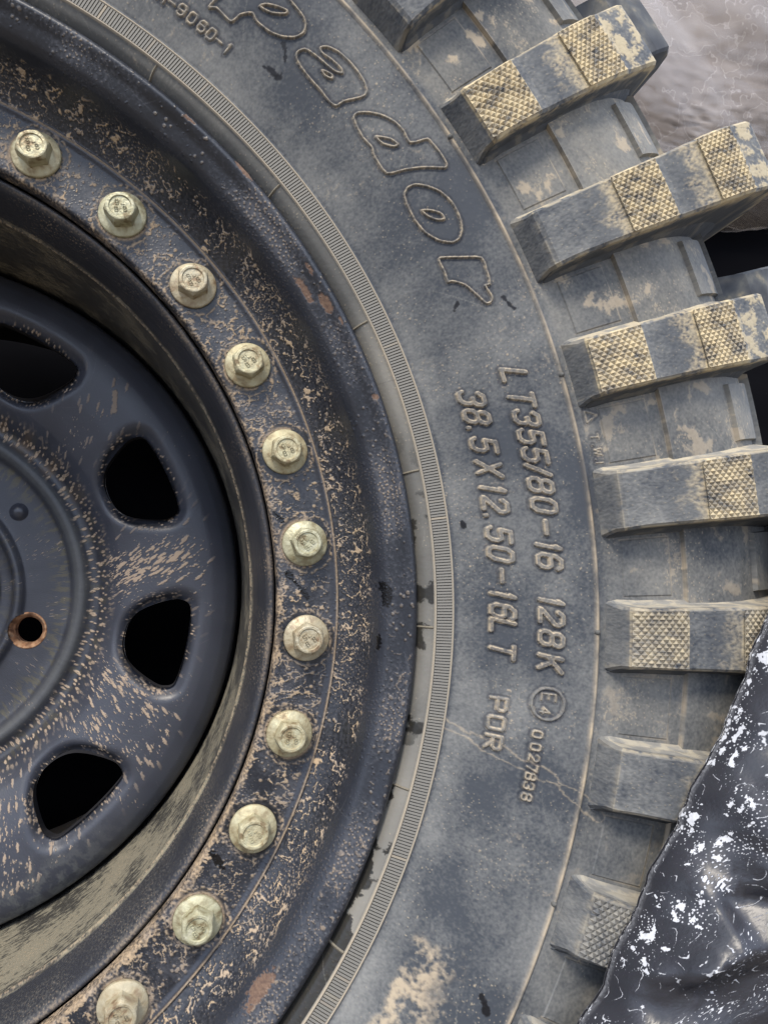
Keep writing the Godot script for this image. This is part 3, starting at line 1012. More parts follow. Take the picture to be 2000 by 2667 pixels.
func build_bolts() -> void:
	var full := PackedFloat32Array()
	for i in 49:
		full.append(i * 7.5)
	var fl := PackedVector2Array(v2([5.6, 2.9, 6.7, 2.5, 8.0, 1.75, 8.6, 1.5, 8.95, 1.2, 9.05, 0.7, 9.0, -0.2]))
	var flange := revolve(fl, full, arc_v(fl))
	# hexagonal head with a chamfered top and a sunk, stamped face
	var st := begin()
	var n := 36
	var rings := []
	var hexr := func(deg: float) -> float: return 0.00565 / cos(deg_to_rad(fposmod(deg, 60.0) - 30.0))
	var levels := [[1.0, 0.0022, false], [1.0, 0.0071, false], [0.965, 0.0077, false], [0.00530, 0.00845, true], [0.00490, 0.0086, true], [0.00420, 0.0086, true], [0.00385, 0.0081, true], [0.0, 0.0081, true]]
	for l in levels:
		var row := PackedVector3Array()
		for i in n + 1:
			var deg := i * 360.0 / n
			var r: float = l[0] if l[2] else hexr.call(deg) * l[0]
			if not l[2] and l[1] > 0.007:
				r = minf(r, 0.00635 if l[1] < 0.0075 else 0.0060)
			row.append(pol(r, deg, l[1]))
		rings.append(row)
	for j in rings.size() - 1:
		for i in n:
			var a: Vector3 = rings[j][i]
			var b: Vector3 = rings[j][i + 1]
			var c: Vector3 = rings[j + 1][i + 1]
			var d: Vector3 = rings[j + 1][i]
			var mid := (a + b + c + d) * 0.25
			quad(st, a, b, c, d, Vector3(mid.x, mid.y, 0.004))
	var head := st.commit()
	# the stamp: 8.8 over a maker's two letters, raised
	var strokes := glyphs()
	var stamp := begin()
	var put := func(ch: String, at: Vector2, w: float, hh: float) -> void:
		for line in strokes[ch]:
			for i in line.size() - 1:
				var a := Vector2((line[i].x - 0.5) * w, (line[i].y - 0.5) * hh) + at
				var b := Vector2((line[i + 1].x - 0.5) * w, (line[i + 1].y - 0.5) * hh) + at
				var t := (b - a).normalized().orthogonal() * 0.00016
				var e := (b - a).normalized() * 0.0001
				a -= e
				b += e
				var top := 0.00835
				var lo := 0.0080
				quad(stamp, Vector3(a.x + t.x, a.y + t.y, top), Vector3(b.x + t.x, b.y + t.y, top), Vector3(b.x - t.x, b.y - t.y, top), Vector3(a.x - t.x, a.y - t.y, top), Vector3.BACK)
				for s in [1.0, -1.0]:
					var u: Vector2 = t * s
					var u2: Vector2 = t * s * 1.6
					quad(stamp, Vector3(a.x + u.x, a.y + u.y, top), Vector3(b.x + u.x, b.y + u.y, top), Vector3(b.x + u2.x, b.y + u2.y, lo), Vector3(a.x + u2.x, a.y + u2.y, lo), Vector3(u.x, u.y, 0))
	put.call("8", Vector2(-0.0016, -0.0011), 0.0011, 0.0018)
	put.call(".", Vector2(0.0, -0.0011), 0.0008, 0.0018)
	put.call("8", Vector2(0.0016, -0.0011), 0.0011, 0.0018)
	put.call("9", Vector2(-0.0010, 0.0016), 0.0011, 0.0018)
	put.call("L", Vector2(0.0010, 0.0016), 0.0011, 0.0018)
	var stamp_m := stamp.commit()
	var zinc: Array[StandardMaterial3D] = []
	var shades := [
		noise_tex(70, 0.014, [[0.18, 0.24, 0.18, 0.10], [0.36, 0.44, 0.39, 0.25], [0.55, 0.52, 0.48, 0.32], [0.8, 0.56, 0.54, 0.38]], 256),
		noise_tex(71, 0.014, [[0.20, 0.26, 0.18, 0.11], [0.40, 0.42, 0.36, 0.24], [0.6, 0.48, 0.43, 0.31], [0.8, 0.52, 0.48, 0.36]], 256),
		noise_tex(72, 0.014, [[0.18, 0.22, 0.18, 0.10], [0.34, 0.40, 0.38, 0.25], [0.55, 0.50, 0.49, 0.34], [0.8, 0.58, 0.57, 0.43]], 256)]
	var pits := noise_tex(75, 0.04, [[0.0, 0, 0, 0], [1.0, 1, 1, 1]], 256)
	for k in 9:
		var m := plain(0.84, 0.82, 0.78, 0.48 + 0.05 * (k % 4), 0.25)
		m.albedo_texture = shades[k % 3]
		m.uv1_triplanar = true
		m.uv1_scale = Vector3.ONE * 42.0
		m.uv1_offset = Vector3(0.37 * k, 0.2 + 0.23 * k, 0.1 * k)
		m.heightmap_enabled = true
		m.heightmap_texture = pits
		m.heightmap_scale = 0.025
		zinc.append(m)
	var rng := RandomNumberGenerator.new()
	rng.seed = 4
	for k in 32:
		var bolt := Node3D.new()
		bolt.name = "bolt"
		wheel.add_child(bolt, true)
		bolt.position = pol(0.19105, BOLT0 - 11.25 * k, 0.0)
		# turns read off the photograph for the first eleven, then any
		var turns := [18.0, 8.0, 30.0, 42.0, 25.0, 50.0, 35.0, 0.0, 28.0, 31.0, 30.0]
		bolt.rotation.z = deg_to_rad(turns[k] if k < turns.size() else rng.randf() * 360.0)
		bolt.rotation.x = rng.randf_range(-0.02, 0.02)
		bolt.rotation.y = rng.randf_range(-0.02, 0.02)
		var m := zinc[(k * 5 + k / 4) % 9]
		part("flange", flange, m, bolt)
		part("hexagon_head", head, m, bolt)
		part("stamped_mark", stamp_m, m, bolt)


# ---------------------------------------------------------------- the tyre
func build_tyre(th: PackedFloat32Array) -> void:
	tyre_img = paint_tyre()
	scratches(tyre_img[0], 3, 260, 90.0, Color(0.26, 0.25, 0.22), 0.5, 0.07, 0.97)
	scratches(tyre_img[0], 4, 160, 60.0, Color(0.02, 0.022, 0.026), 0.6, 0.07, 0.97)
	var m := StandardMaterial3D.new()
	tyre = part("tyre", revolve(tyre_p, th, tyre_v), m, wheel)
	mats.tyre = m
	lettering()
	rim_teeth()
	nubs()
	grooves()
	var full := painted(tyre_img, 0.07, 0.35)
	m.albedo_texture = full.albedo_texture
	m.roughness = 1.0
	m.roughness_texture = full.roughness_texture
	m.roughness_texture_channel = BaseMaterial3D.TEXTURE_CHANNEL_GREEN
	m.heightmap_enabled = true
	m.heightmap_texture = full.heightmap_texture
	m.heightmap_scale = 0.05
	m.metallic_specular = 0.4
	lugs()


func glyphs() -> Dictionary:
	var g := {
		"0": [[0, .22, 0, .78, .22, 1, .78, 1, 1, .78, 1, .22, .78, 0, .22, 0, 0, .22]],
		"1": [[.18, .80, .62, 1, .62, 0]],
		"2": [[0, .80, .22, 1, .78, 1, 1, .82, 1, .64, 0, .06, 0, 0, 1, 0]],
		"3": [[0, .82, .2, 1, .8, 1, 1, .84, 1, .66, .82, .53, .5, .53], [.82, .53, 1, .38, 1, .16, .8, 0, .2, 0, 0, .18]],
		"4": [[.75, 0, .75, 1, 0, .3, 1, .3]],
		"5": [[.95, 1, .1, 1, .06, .56, .78, .60, 1, .42, 1, .18, .78, 0, .2, 0, 0, .16]],
		"6": [[.95, .86, .75, 1, .25, 1, 0, .78, 0, .2, .22, 0, .78, 0, 1, .18, 1, .40, .8, .57, .05, .55]],
		"7": [[0, 1, 1, 1, .38, 0]],
		"8": [[.22, .53, .04, .68, .04, .86, .24, 1, .76, 1, .96, .86, .96, .68, .78, .53, .22, .53, 0, .38, 0, .16, .22, 0, .78, 0, 1, .16, 1, .38, .78, .53]],
		"9": [[.05, .14, .25, 0, .75, 0, 1, .22, 1, .8, .78, 1, .22, 1, 0, .82, 0, .6, .2, .43, .95, .45]],
		"L": [[0, 1, 0, 0, .95, 0]],
		"T": [[0, 1, 1, 1], [.5, 1, .5, 0]],
		"/": [[.22, 0, .78, 1]],
		"-": [[0, .48, 1, .48]],
		"K": [[0, 0, 0, 1], [1, 1, .05, .40], [.34, .58, 1, 0]],
		"X": [[0, 0, 1, 1], [0, 1, 1, 0]],
		".": [[.5, .02, .5, .05]],
		"P": [[0, 0, 0, 1, .82, 1, 1, .86, 1, .58, .82, .44, 0, .44]],
		"R": [[0, 0, 0, 1, .82, 1, 1, .86, 1, .60, .82, .46, 0, .46], [.45, .46, 1, 0]],
		"O": [[.0, .12, .0, .88, .14, 1, .86, 1, 1, .88, 1, .12, .86, 0, .14, 0, 0, .12]],
		"E": [[1, 1, 0, 1, 0, 0, 1, 0], [0, .5, .8, .5]],
		"M": [[0, 0, 0, 1, .5, .3, 1, 1, 1, 0]],
		"W": [[0, 1, .25, 0, .5, .8, .75, 0, 1, 1]],
		"I": [[.5, 0, .5, 1]],
		"^": [[0, 0, .5, 1, 1, 0, 0, 0]],
	}
	var out := {}
	for ch in g:
		var lines := []
		for flat in g[ch]:
			var l := PackedVector2Array()
			for i in range(0, flat.size(), 2):
				l.append(Vector2(flat[i], flat[i + 1]))
			lines.append(l)
		out[ch] = lines
	return out


func emboss(called: String, lines: Array, deg: float, rbase: float, stroke: float, height: float, cell: float, dusty: float, close_in := 0.0) -> void:
	# lines: polylines in metres, x clockwise along the arc from `deg`, y outward from `rbase`. Raised as a patch that lies on the sidewall.
	var lo := Vector2(1, 1)
	var hi := Vector2(-1, -1)
	for l in lines:
		for p in l:
			lo = lo.min(p)
			hi = hi.max(p)
	var pad := stroke * 0.5 + 0.0011
	lo -= Vector2(pad, pad)
	hi += Vector2(pad, pad)
	var w := int(ceil((hi.x - lo.x) / cell)) + 1
	var h := int(ceil((hi.y - lo.y) / cell)) + 1
	var v := PackedVector3Array()
	var uv := PackedVector2Array()
	var up := PackedFloat32Array()
	var im: Image = tyre_img[0]
	var ax: Image = tyre_img[1]
	var iw := im.get_width()
	var ih := im.get_height()
	var segs := []
	for l in lines:
		for i in l.size() - 1:
			segs.append([l[i], l[i + 1]])
	var done := {}
	for y in h:
		for x in w:
			var p := lo + Vector2(x, y) * cell
			var d := 1.0
			for s in segs:
				var a: Vector2 = s[0]
				var b: Vector2 = s[1]
				if minf(a.x, b.x) - 0.003 < p.x and maxf(a.x, b.x) + 0.003 > p.x and minf(a.y, b.y) - 0.003 < p.y and maxf(a.y, b.y) + 0.003 > p.y:
					d = minf(d, seg_d(p, a, b))
			d -= stroke * 0.5
			var r := rbase + p.y
			var t := deg - rad_to_deg(p.x / (rbase + (hi.y + lo.y) * 0.5))
			var zv := at_r(tyre_p, tyre_v, r)
			var bevel := 0.00016 if stroke > 0.0009 else 0.00014
			var lift := sst(bevel, -bevel, d)
			up.append(lift)
			v.append(pol(r, t, zv.x - 0.00014 + lift * (height + 0.00014)))
			var u := Vector2((t - U0) / (U1 - U0), zv.y)
			uv.append(u)
			# dust on the top, a paler line caught round the foot
			var px := int(u.x * iw)
			var py := int(u.y * ih)
			if px >= 0 and py >= 0 and px < iw and py < ih and d < 0.0010 and not done.has(py * iw + px):
				done[py * iw + px] = true
				var nn := fine_noise.get_noise_2d(p.x * 420.0 + deg * 31.0, p.y * 420.0 + rbase * 900.0) * 0.5 + 0.5
				var n2 := fine_noise.get_noise_2d(p.x * 1900.0 + deg * 7.0, p.y * 1900.0) * 0.5 + 0.5
				var crown := exp(-pow((d + 0.00012) / 0.0002, 2.0))
				var much := 0.35 + 1.3 * sst(0.3, 0.7, nn * 0.6 + n2 * 0.4)
				var amt := clampf((crown * 0.55 + (0.20 if d < 0.0 else 0.0)) * dusty * much, 0.0, 0.9)
				if stroke < 0.0009:
					amt = clampf(sst(0.00025, -0.0001, d) * 0.45 * dusty * much, 0.0, 0.8)
				var c := im.get_pixel(px, py).srgb_to_linear()
				# the trough round a letter keeps the bare rubber
				var trough := exp(-pow((d - 0.0006) / 0.0003, 2.0)) * 0.45
				c = Color(c.r * (1.0 - trough), c.g * (1.0 - trough), c.b * (1.0 - trough * 0.9))
				im.set_pixel(px, py, c.lerp(Color(0.46, 0.375, 0.26), amt).linear_to_srgb())
	var n := PackedVector3Array()
	n.resize(v.size())
	for y in h:
		for x in w:
			var dx := v[y * w + mini(x + 1, w - 1)] - v[y * w + maxi(x - 1, 0)]
			var dy := v[mini(y + 1, h - 1) * w + x] - v[maxi(y - 1, 0) * w + x]
			var nn := dx.cross(dy).normalized()
			n[y * w + x] = nn if nn.z > 0.0 else -nn
	var idx := PackedInt32Array()
	for y in h - 1:
		for x in w - 1:
			var a := y * w + x
			if up[a] > 0.0 or up[a + 1] > 0.0 or up[a + w] > 0.0 or up[a + w + 1] > 0.0:
				# x runs clockwise round the wheel, y outward
				idx.append_array([a, a + w, a + w + 1, a, a + w + 1, a + 1])
	if idx.size():
		part(called, arrays_mesh(v, n, uv, idx), mats.tyre, tyre)


func lettering() -> void:
	var g := glyphs()
	var put := func(ch: String, deg: float, rb: float, w: float, hh: float, slant: float, stroke: float, height: float, cell := 0.00029) -> void:
		var lines := []
		for l in g[ch]:
			var o := PackedVector2Array()
			for p in l:
				var yy: float = stroke * 0.5 + p.y * (hh - stroke)
				o.append(Vector2((p.x - 0.5) * (w - stroke) + slant * (p.y - 0.5) * hh, yy))
			lines.append(o)
		emboss("raised_letter", lines, deg, rb, stroke, height, cell, 1.0)
	var first := [["L", 17.85], ["T", 16.10], ["3", 14.54], ["5", 13.02], ["5", 11.57], ["/", 10.43], ["8", 9.21], ["0", 7.65], ["-", 5.93], ["1", 4.49], ["6", 3.30], ["1", 0.27], ["2", -0.95], ["8", -2.57], ["K", -4.43]]
	for c in first:
		put.call(c[0], c[1], 0.2696, 0.0029 if c[0] == "1" else 0.0064, 0.0096, remap(c[1], 18.0, -4.0, 0.385, 0.14), 0.00172, 0.0010)
	var second := [["3", 17.25], ["8", 15.66], [".", 14.60], ["5", 13.24], ["X", 11.26], ["1", 9.56], ["2", 8.21], [".", 7.20], ["5", 5.73], ["0", 4.13], ["-", 2.36], ["1", 0.80], ["6", -0.59], ["L", -1.84], ["T", -3.70]]
	for c in second:
		put.call(c[0], c[1], 0.2533, 0.0029 if c[0] == "1" else 0.0062, 0.0095, remap(c[1], 18.0, -4.0, 0.40, 0.16), 0.00168, 0.0010)
	for c in [["P", -8.02], ["O", -9.53], ["R", -11.04]]:
		put.call(c[0], c[1], 0.2550, 0.0056, 0.0067, 0.0, 0.00125, 0.0007)
	for c in [["0", -9.80], ["0", -10.75], ["2", -11.56], ["7", -12.32], ["8", -12.95], ["3", -13.64], ["8", -14.47]]:
		put.call(c[0], c[1], 0.2704, 0.0030, 0.0042, 0.0, 0.0008, 0.0006, 0.0003)
	for c in [["M", 58.3], ["-", 57.45], ["9", 56.54], ["0", 55.56], ["6", 54.58], ["0", 53.70], ["-", 52.90], ["1", 52.05]]:
		put.call(c[0], c[1], 0.2512, 0.0020 if c[0] == "1" else 0.0034, 0.0042, 0.08, 0.00085, 0.0006, 0.0003)
	put.call("^", 13.60, 0.2956, 0.0052, 0.0050, 0.0, 0.0006, 0.0004, 0.0003)
	for c in [["T", 12.05], [".", 11.50], ["W", 10.98], [".", 10.42], ["I", 10.18]]:
		put.call(c[0], c[1], 0.2960, 0.0030, 0.0034, 0.1, 0.0005, 0.0004, 0.0003)
	# the approval mark: a ring round E4
	var ring := PackedVector2Array()
	for i in 41:
		ring.append(Vector2(sin(i * TAU / 40.0), cos(i * TAU / 40.0)) * 0.0056 + Vector2(0, 0.0047))
	emboss("approval_ring", [ring], -7.46, 0.2700, 0.0010, 0.0007, 0.00034, 0.25)
	put.call("E", -6.95, 0.2721, 0.0030, 0.0054, 0.0, 0.0007, 0.0005, 0.0003)
	put.call("4", -7.98, 0.2721, 0.0030, 0.0040, 0.0, 0.0007, 0.0005, 0.0003)
	# large outlined letters, read off the tyre as angle and radius (mm)
	var big := [
		[54.9, 259.4, 54.38, 260.53, 53.06, 260.11, 52.80, 261.68, 52.70, 263.71, 52.07, 266.72, 51.44, 265.73, 50.40, 266.02, 49.41, 267.67, 48.65, 270.47, 48.36, 273.70, 48.66, 276.35, 49.30, 277.54, 50.28, 278.00, 51.16, 278.94, 52.35, 277.88, 53.4, 275.0, 54.3, 270.0],
		[51.92, 269.90, 50.96, 271.02, 50.20, 273.73, 50.17, 275.01, 50.93, 273.80, 51.65, 271.86],
		[42.95, 265.34, 43.64, 264.67, 44.77, 264.96, 45.26, 264.84, 46.77, 265.21, 47.48, 266.21, 47.74, 267.92, 47.47, 270.32, 46.71, 271.29, 45.66, 271.92, 44.80, 272.58, 44.33, 274.03, 44.70, 274.78, 45.60, 274.32, 46.40, 273.50, 46.70, 274.44, 46.40, 276.18, 45.58, 277.78, 44.33, 278.37, 43.02, 278.01, 42.23, 276.70, 42.05, 274.96, 42.27, 272.44, 42.77, 268.49],
		[45.53, 269.57, 45.05, 269.25, 44.57, 270.26, 44.76, 271.07, 45.14, 270.53],
		[36.50, 265.28, 38.08, 265.17, 38.77, 266.26, 39.82, 265.81, 40.83, 266.56, 41.44, 267.56, 41.49, 269.44, 40.96, 272.45, 40.18, 275.33, 39.21, 277.51, 38.26, 278.20, 37.37, 277.57, 37.04, 279.63, 36.74, 283.54, 36.18, 284.09, 35.33, 284.50, 34.56, 284.39, 34.29, 283.12, 35.20, 276.91, 35.88, 271.23],
		[39.19, 269.32, 38.45, 270.05, 37.82, 272.31, 37.71, 273.95, 38.38, 273.00, 39.13, 269.94],
		[34.65, 268.30, 34.56, 271.12, 33.89, 274.53, 33.01, 277.32, 31.92, 278.83, 30.75, 278.70, 29.81, 277.41, 29.31, 275.08, 29.32, 272.17, 29.96, 268.59, 30.98, 265.90, 32.30, 264.82, 33.59, 265.26, 34.31, 266.14],
		[32.60, 268.63, 32.00, 269.31, 31.39, 271.43, 31.15, 273.80, 31.66, 273.64, 32.21, 271.37],
		[28.70, 266.32, 28.0, 272.5, 27.22, 278.90, 26.10, 278.58, 25.19, 277.74, 25.21, 276.02, 24.30, 276.67, 23.93, 275.74, 23.96, 273.90, 24.93, 271.93, 25.96, 269.74, 26.67, 266.21, 26.74, 264.92, 27.59, 265.30, 28.41, 265.30],
	]
	for i in big.size():
		var flat: Array = big[i]
		var pts := []
		var mid := 0.0
		for k in range(0, flat.size(), 2):
			mid += flat[k]
		mid /= flat.size() / 2
		for k in range(0, flat.size(), 2):
			pts.append(Vector2(deg_to_rad(mid - flat[k]) * 0.272, flat[k + 1] * 0.001 - 0.265))
		var line := PackedVector2Array()
		for k in pts.size():
			var a: Vector2 = pts[k]
			var b: Vector2 = pts[(k + 1) % pts.size()]
			var before: Vector2 = pts[k - 1]
			var after: Vector2 = pts[(k + 2) % pts.size()]
			for j in 3:
				line.append(a.cubic_interpolate(b, before.lerp(a, 0.3), after.lerp(b, 0.3), j / 3.0))
		line.append(line[0])
		emboss("raised_letter_outline", [line], mid, 0.265, 0.00080, 0.00075, 0.00028, 1.0)


func rim_teeth() -> void:
	# the serrated band round the rim guard: fine bars, far too small and too many to pick apart
	var st := begin()
	var a := U0 + 8.0
	var z := 0.0302
	while a < U1 - 8.0:
		var z1 := z + 0.00080
		var w0 := 0.102
		var w1 := 0.084
		var ri := 0.23505
		var ro := 0.24095
		var u := Vector2((a - U0) / (U1 - U0), at_r(tyre_p, tyre_v, 0.2380).y)
		var uu := [u, u, u, u]
		var b0 := pol(ri, a - w0, z - 0.0003)
		var b1 := pol(ro, a - w0, z - 0.0003)
		var b2 := pol(ro, a + w0, z - 0.0003)
		var b3 := pol(ri, a + w0, z - 0.0003)
		var t0 := pol(ri, a - w1, z1)
		var t1 := pol(ro, a - w1, z1)
		var t2 := pol(ro, a + w1, z1)
		var t3 := pol(ri, a + w1, z1)
		quad(st, t0, t1, t2, t3, Vector3.BACK, uu)
		quad(st, b0, b1, t1, t0, t0 - t3, uu)
		quad(st, b3, b2, t2, t3, t3 - t0, uu)
		a += 0.2587
	var o := part("serrated_band", st.commit(), mats.tyre, tyre)
	o.set_meta("kind", "stuff")


func nubs() -> void:
	var full := PackedFloat32Array()
	for i in 17:
		full.append(i * 22.5)
	var p := PackedVector2Array(v2([0.0, 1.0, 0.5, 0.85, 0.85, 0.5, 1.0, 0.0, 1.05, -0.6]))
	var dome := revolve(p, full, arc_v(p))
	var m := plain(0.10, 0.098, 0.09, 0.8)
	for k in 19:
		var o := part("moulding_nub", dome, m, tyre)
		o.position = pol(0.29085, 35.95 - 18.95 * k, 0.0487)
	# mould seams across the rim guard
	var st := begin()
	var prof := []
	for i in tyre_p.size():
		if tyre_p[i].x > 0.2262 and tyre_p[i].x < 0.2342:
			prof.append(tyre_p[i])
	for i in prof.size() - 1:
		var d: Vector2 = (prof[i + 1] - prof[i]).normalized()
		var n := Vector2(-d.y, d.x) * 0.00045
		var a0 := pol(prof[i].x, -0.13, prof[i].y)
		var a1 := pol(prof[i].x + n.x, 0.0, prof[i].y + n.y)
		var a2 := pol(prof[i].x, 0.13, prof[i].y)
		var b0 := pol(prof[i + 1].x, -0.13, prof[i + 1].y)
		var b1 := pol(prof[i + 1].x + n.x, 0.0, prof[i + 1].y + n.y)
		var b2 := pol(prof[i + 1].x, 0.13, prof[i + 1].y)
		quad(st, a0, b0, b1, a1, Vector3(0, -1, 0.5))
		quad(st, a2, b2, b1, a1, Vector3(0, 1, 0.5))
	var seam := st.commit()
	var sm := plain(0.16, 0.14, 0.105, 0.9)
	for k in 25:
		var o := part("mould_seam", seam, sm, tyre)
		o.rotation.z = deg_to_rad(55.9 - 14.5 * k)


func plate(st: SurfaceTool, a0: float, a1: float, r0: float, r1: float, lift: float, bevel: float) -> void:
	# a low raised panel that follows the carcass
	var nr := maxi(3, int((r1 - r0) / 0.005))
	var rows := []
	for i in nr + 1:
		rows.append(lerpf(r0, r1, float(i) / nr))
	var na := 6
	var pt := func(r: float, a: float, up: float) -> Vector3:
		var zv := at_r(tyre_p, tyre_v, r)
		var z2 := at_r(tyre_p, tyre_v, r + 0.001).x
		var n := Vector2(-(z2 - zv.x), 0.001).normalized() * up
		return pol(r + n.x, a, zv.x + n.y)
	var uvp := func(r: float, a: float) -> Vector2:
		return Vector2((a - U0) / (U1 - U0), at_r(tyre_p, tyre_v, r).y)
	var da := rad_to_deg(bevel / ((r0 + r1) * 0.5))
	for i in nr:
		for j in na:
			var ra: float = clampf(rows[i], r0 + bevel, r1 - bevel)
			var rb: float = clampf(rows[i + 1], r0 + bevel, r1 - bevel)
			var x0 := lerpf(a0 + da, a1 - da, float(j) / na)
			var x1 := lerpf(a0 + da, a1 - da, float(j + 1) / na)
			quad(st, pt.call(ra, x0, lift), pt.call(rb, x0, lift), pt.call(rb, x1, lift), pt.call(ra, x1, lift), Vector3.BACK, [uvp.call(ra, x0), uvp.call(rb, x0), uvp.call(rb, x1), uvp.call(ra, x1)])
	for i in nr:
		var ra: float = rows[i]
		var rb: float = rows[i + 1]
		var ca := clampf(ra, r0 + bevel, r1 - bevel)
		var cb := clampf(rb, r0 + bevel, r1 - bevel)
		quad(st, pt.call(ra, a0, -0.0003), pt.call(rb, a0, -0.0003), pt.call(cb, a0 + da, lift), pt.call(ca, a0 + da, lift), Vector3(0, -1, 0.6), [uvp.call(ra, a0), uvp.call(rb, a0), uvp.call(cb, a0 + da), uvp.call(ca, a0 + da)])
		quad(st, pt.call(ra, a1, -0.0003), pt.call(rb, a1, -0.0003), pt.call(cb, a1 - da, lift), pt.call(ca, a1 - da, lift), Vector3(0, 1, 0.6), [uvp.call(ra, a1), uvp.call(rb, a1), uvp.call(cb, a1 - da), uvp.call(ca, a1 - da)])
	for j in na:
		var x0 := lerpf(a0, a1, float(j) / na)
		var x1 := lerpf(a0, a1, float(j + 1) / na)
		var y0 := lerpf(a0 + da, a1 - da, float(j) / na)
		var y1 := lerpf(a0 + da, a1 - da, float(j + 1) / na)
		quad(st, pt.call(r0, x0, -0.0003), pt.call(r0, x1, -0.0003), pt.call(r0 + bevel, y1, lift), pt.call(r0 + bevel, y0, lift), Vector3(-1, 0, 0.6), [uvp.call(r0, x0), uvp.call(r0, x1), uvp.call(r0 + bevel, y1), uvp.call(r0 + bevel, y0)])
		quad(st, pt.call(r1, x0, -0.0003), pt.call(r1, x1, -0.0003), pt.call(r1 - bevel, y1, lift), pt.call(r1 - bevel, y0, lift), Vector3(1, 0, 0.6), [uvp.call(r1, x0), uvp.call(r1, x1), uvp.call(r1 - bevel, y1), uvp.call(r1 - bevel, y0)])


func grooves() -> void:
	# in every gap between lugs: a framed panel, then two stepped panels towards the shoulder
	for k in range(-5, 6):
		var c := LUG0 + (k + 0.5) * PITCH
		var st := begin()
		plate(st, c - 2.05, c + 2.05, 0.3012, 0.3222, 0.0004, 0.0008)
		plate(st, c - 2.6, c + 2.6, 0.3272, 0.3900, 0.0016, 0.0007)
		part("groove_panel", st.commit(), mats.tyre, tyre)
		st = begin()
		plate(st, c - 1.9, c + 1.9, 0.3600, 0.3960, 0.0034, 0.0008)
		part("groove_panel", st.commit(), mats.tyre, tyre)
		st = begin()
		plate(st, c - 2.6, c + 2.6, 0.3800, 0.4050, 0.0052, 0.0016)
		part("groove_panel", st.commit(), mats.tyre, tyre)


func lugs() -> void:
	var m := painted(paint_lugs(), 0.07, 0.35)
	var bm := plain(1, 1, 1, 0.85)
	bm.albedo_texture = noise_tex(36, 0.02, [[0.25, 0.035, 0.038, 0.045], [0.55, 0.07, 0.074, 0.08], [0.72, 0.14, 0.135, 0.12], [0.85, 0.34, 0.28, 0.18]])
	bm.uv1_triplanar = true
	bm.uv1_scale = Vector3.ONE * 6.0
	for k in range(-4, 34):
		var c := LUG0 + k * PITCH
		var near := k <= 5
		var o: MeshInstance3D
		if near:
			o = part("tread_lug", lug_mesh(k), m, tyre)
			mats["lug%d" % k] = o.mesh
			if posmod(k, 2) == 1:
				part("tread_block", block_mesh(k), bm, tyre)
		else:
			var src := -4 + posmod(k, 2) + 2 * posmod(k, 3)
			o = part("tread_lug", mats["lug%d" % src], m, tyre)
			o.rotation.z = deg_to_rad((k - src) * PITCH)


func lug_uv(t: float, v: float) -> Vector2:
	return Vector2((t - L0) / (L1 - L0), v)


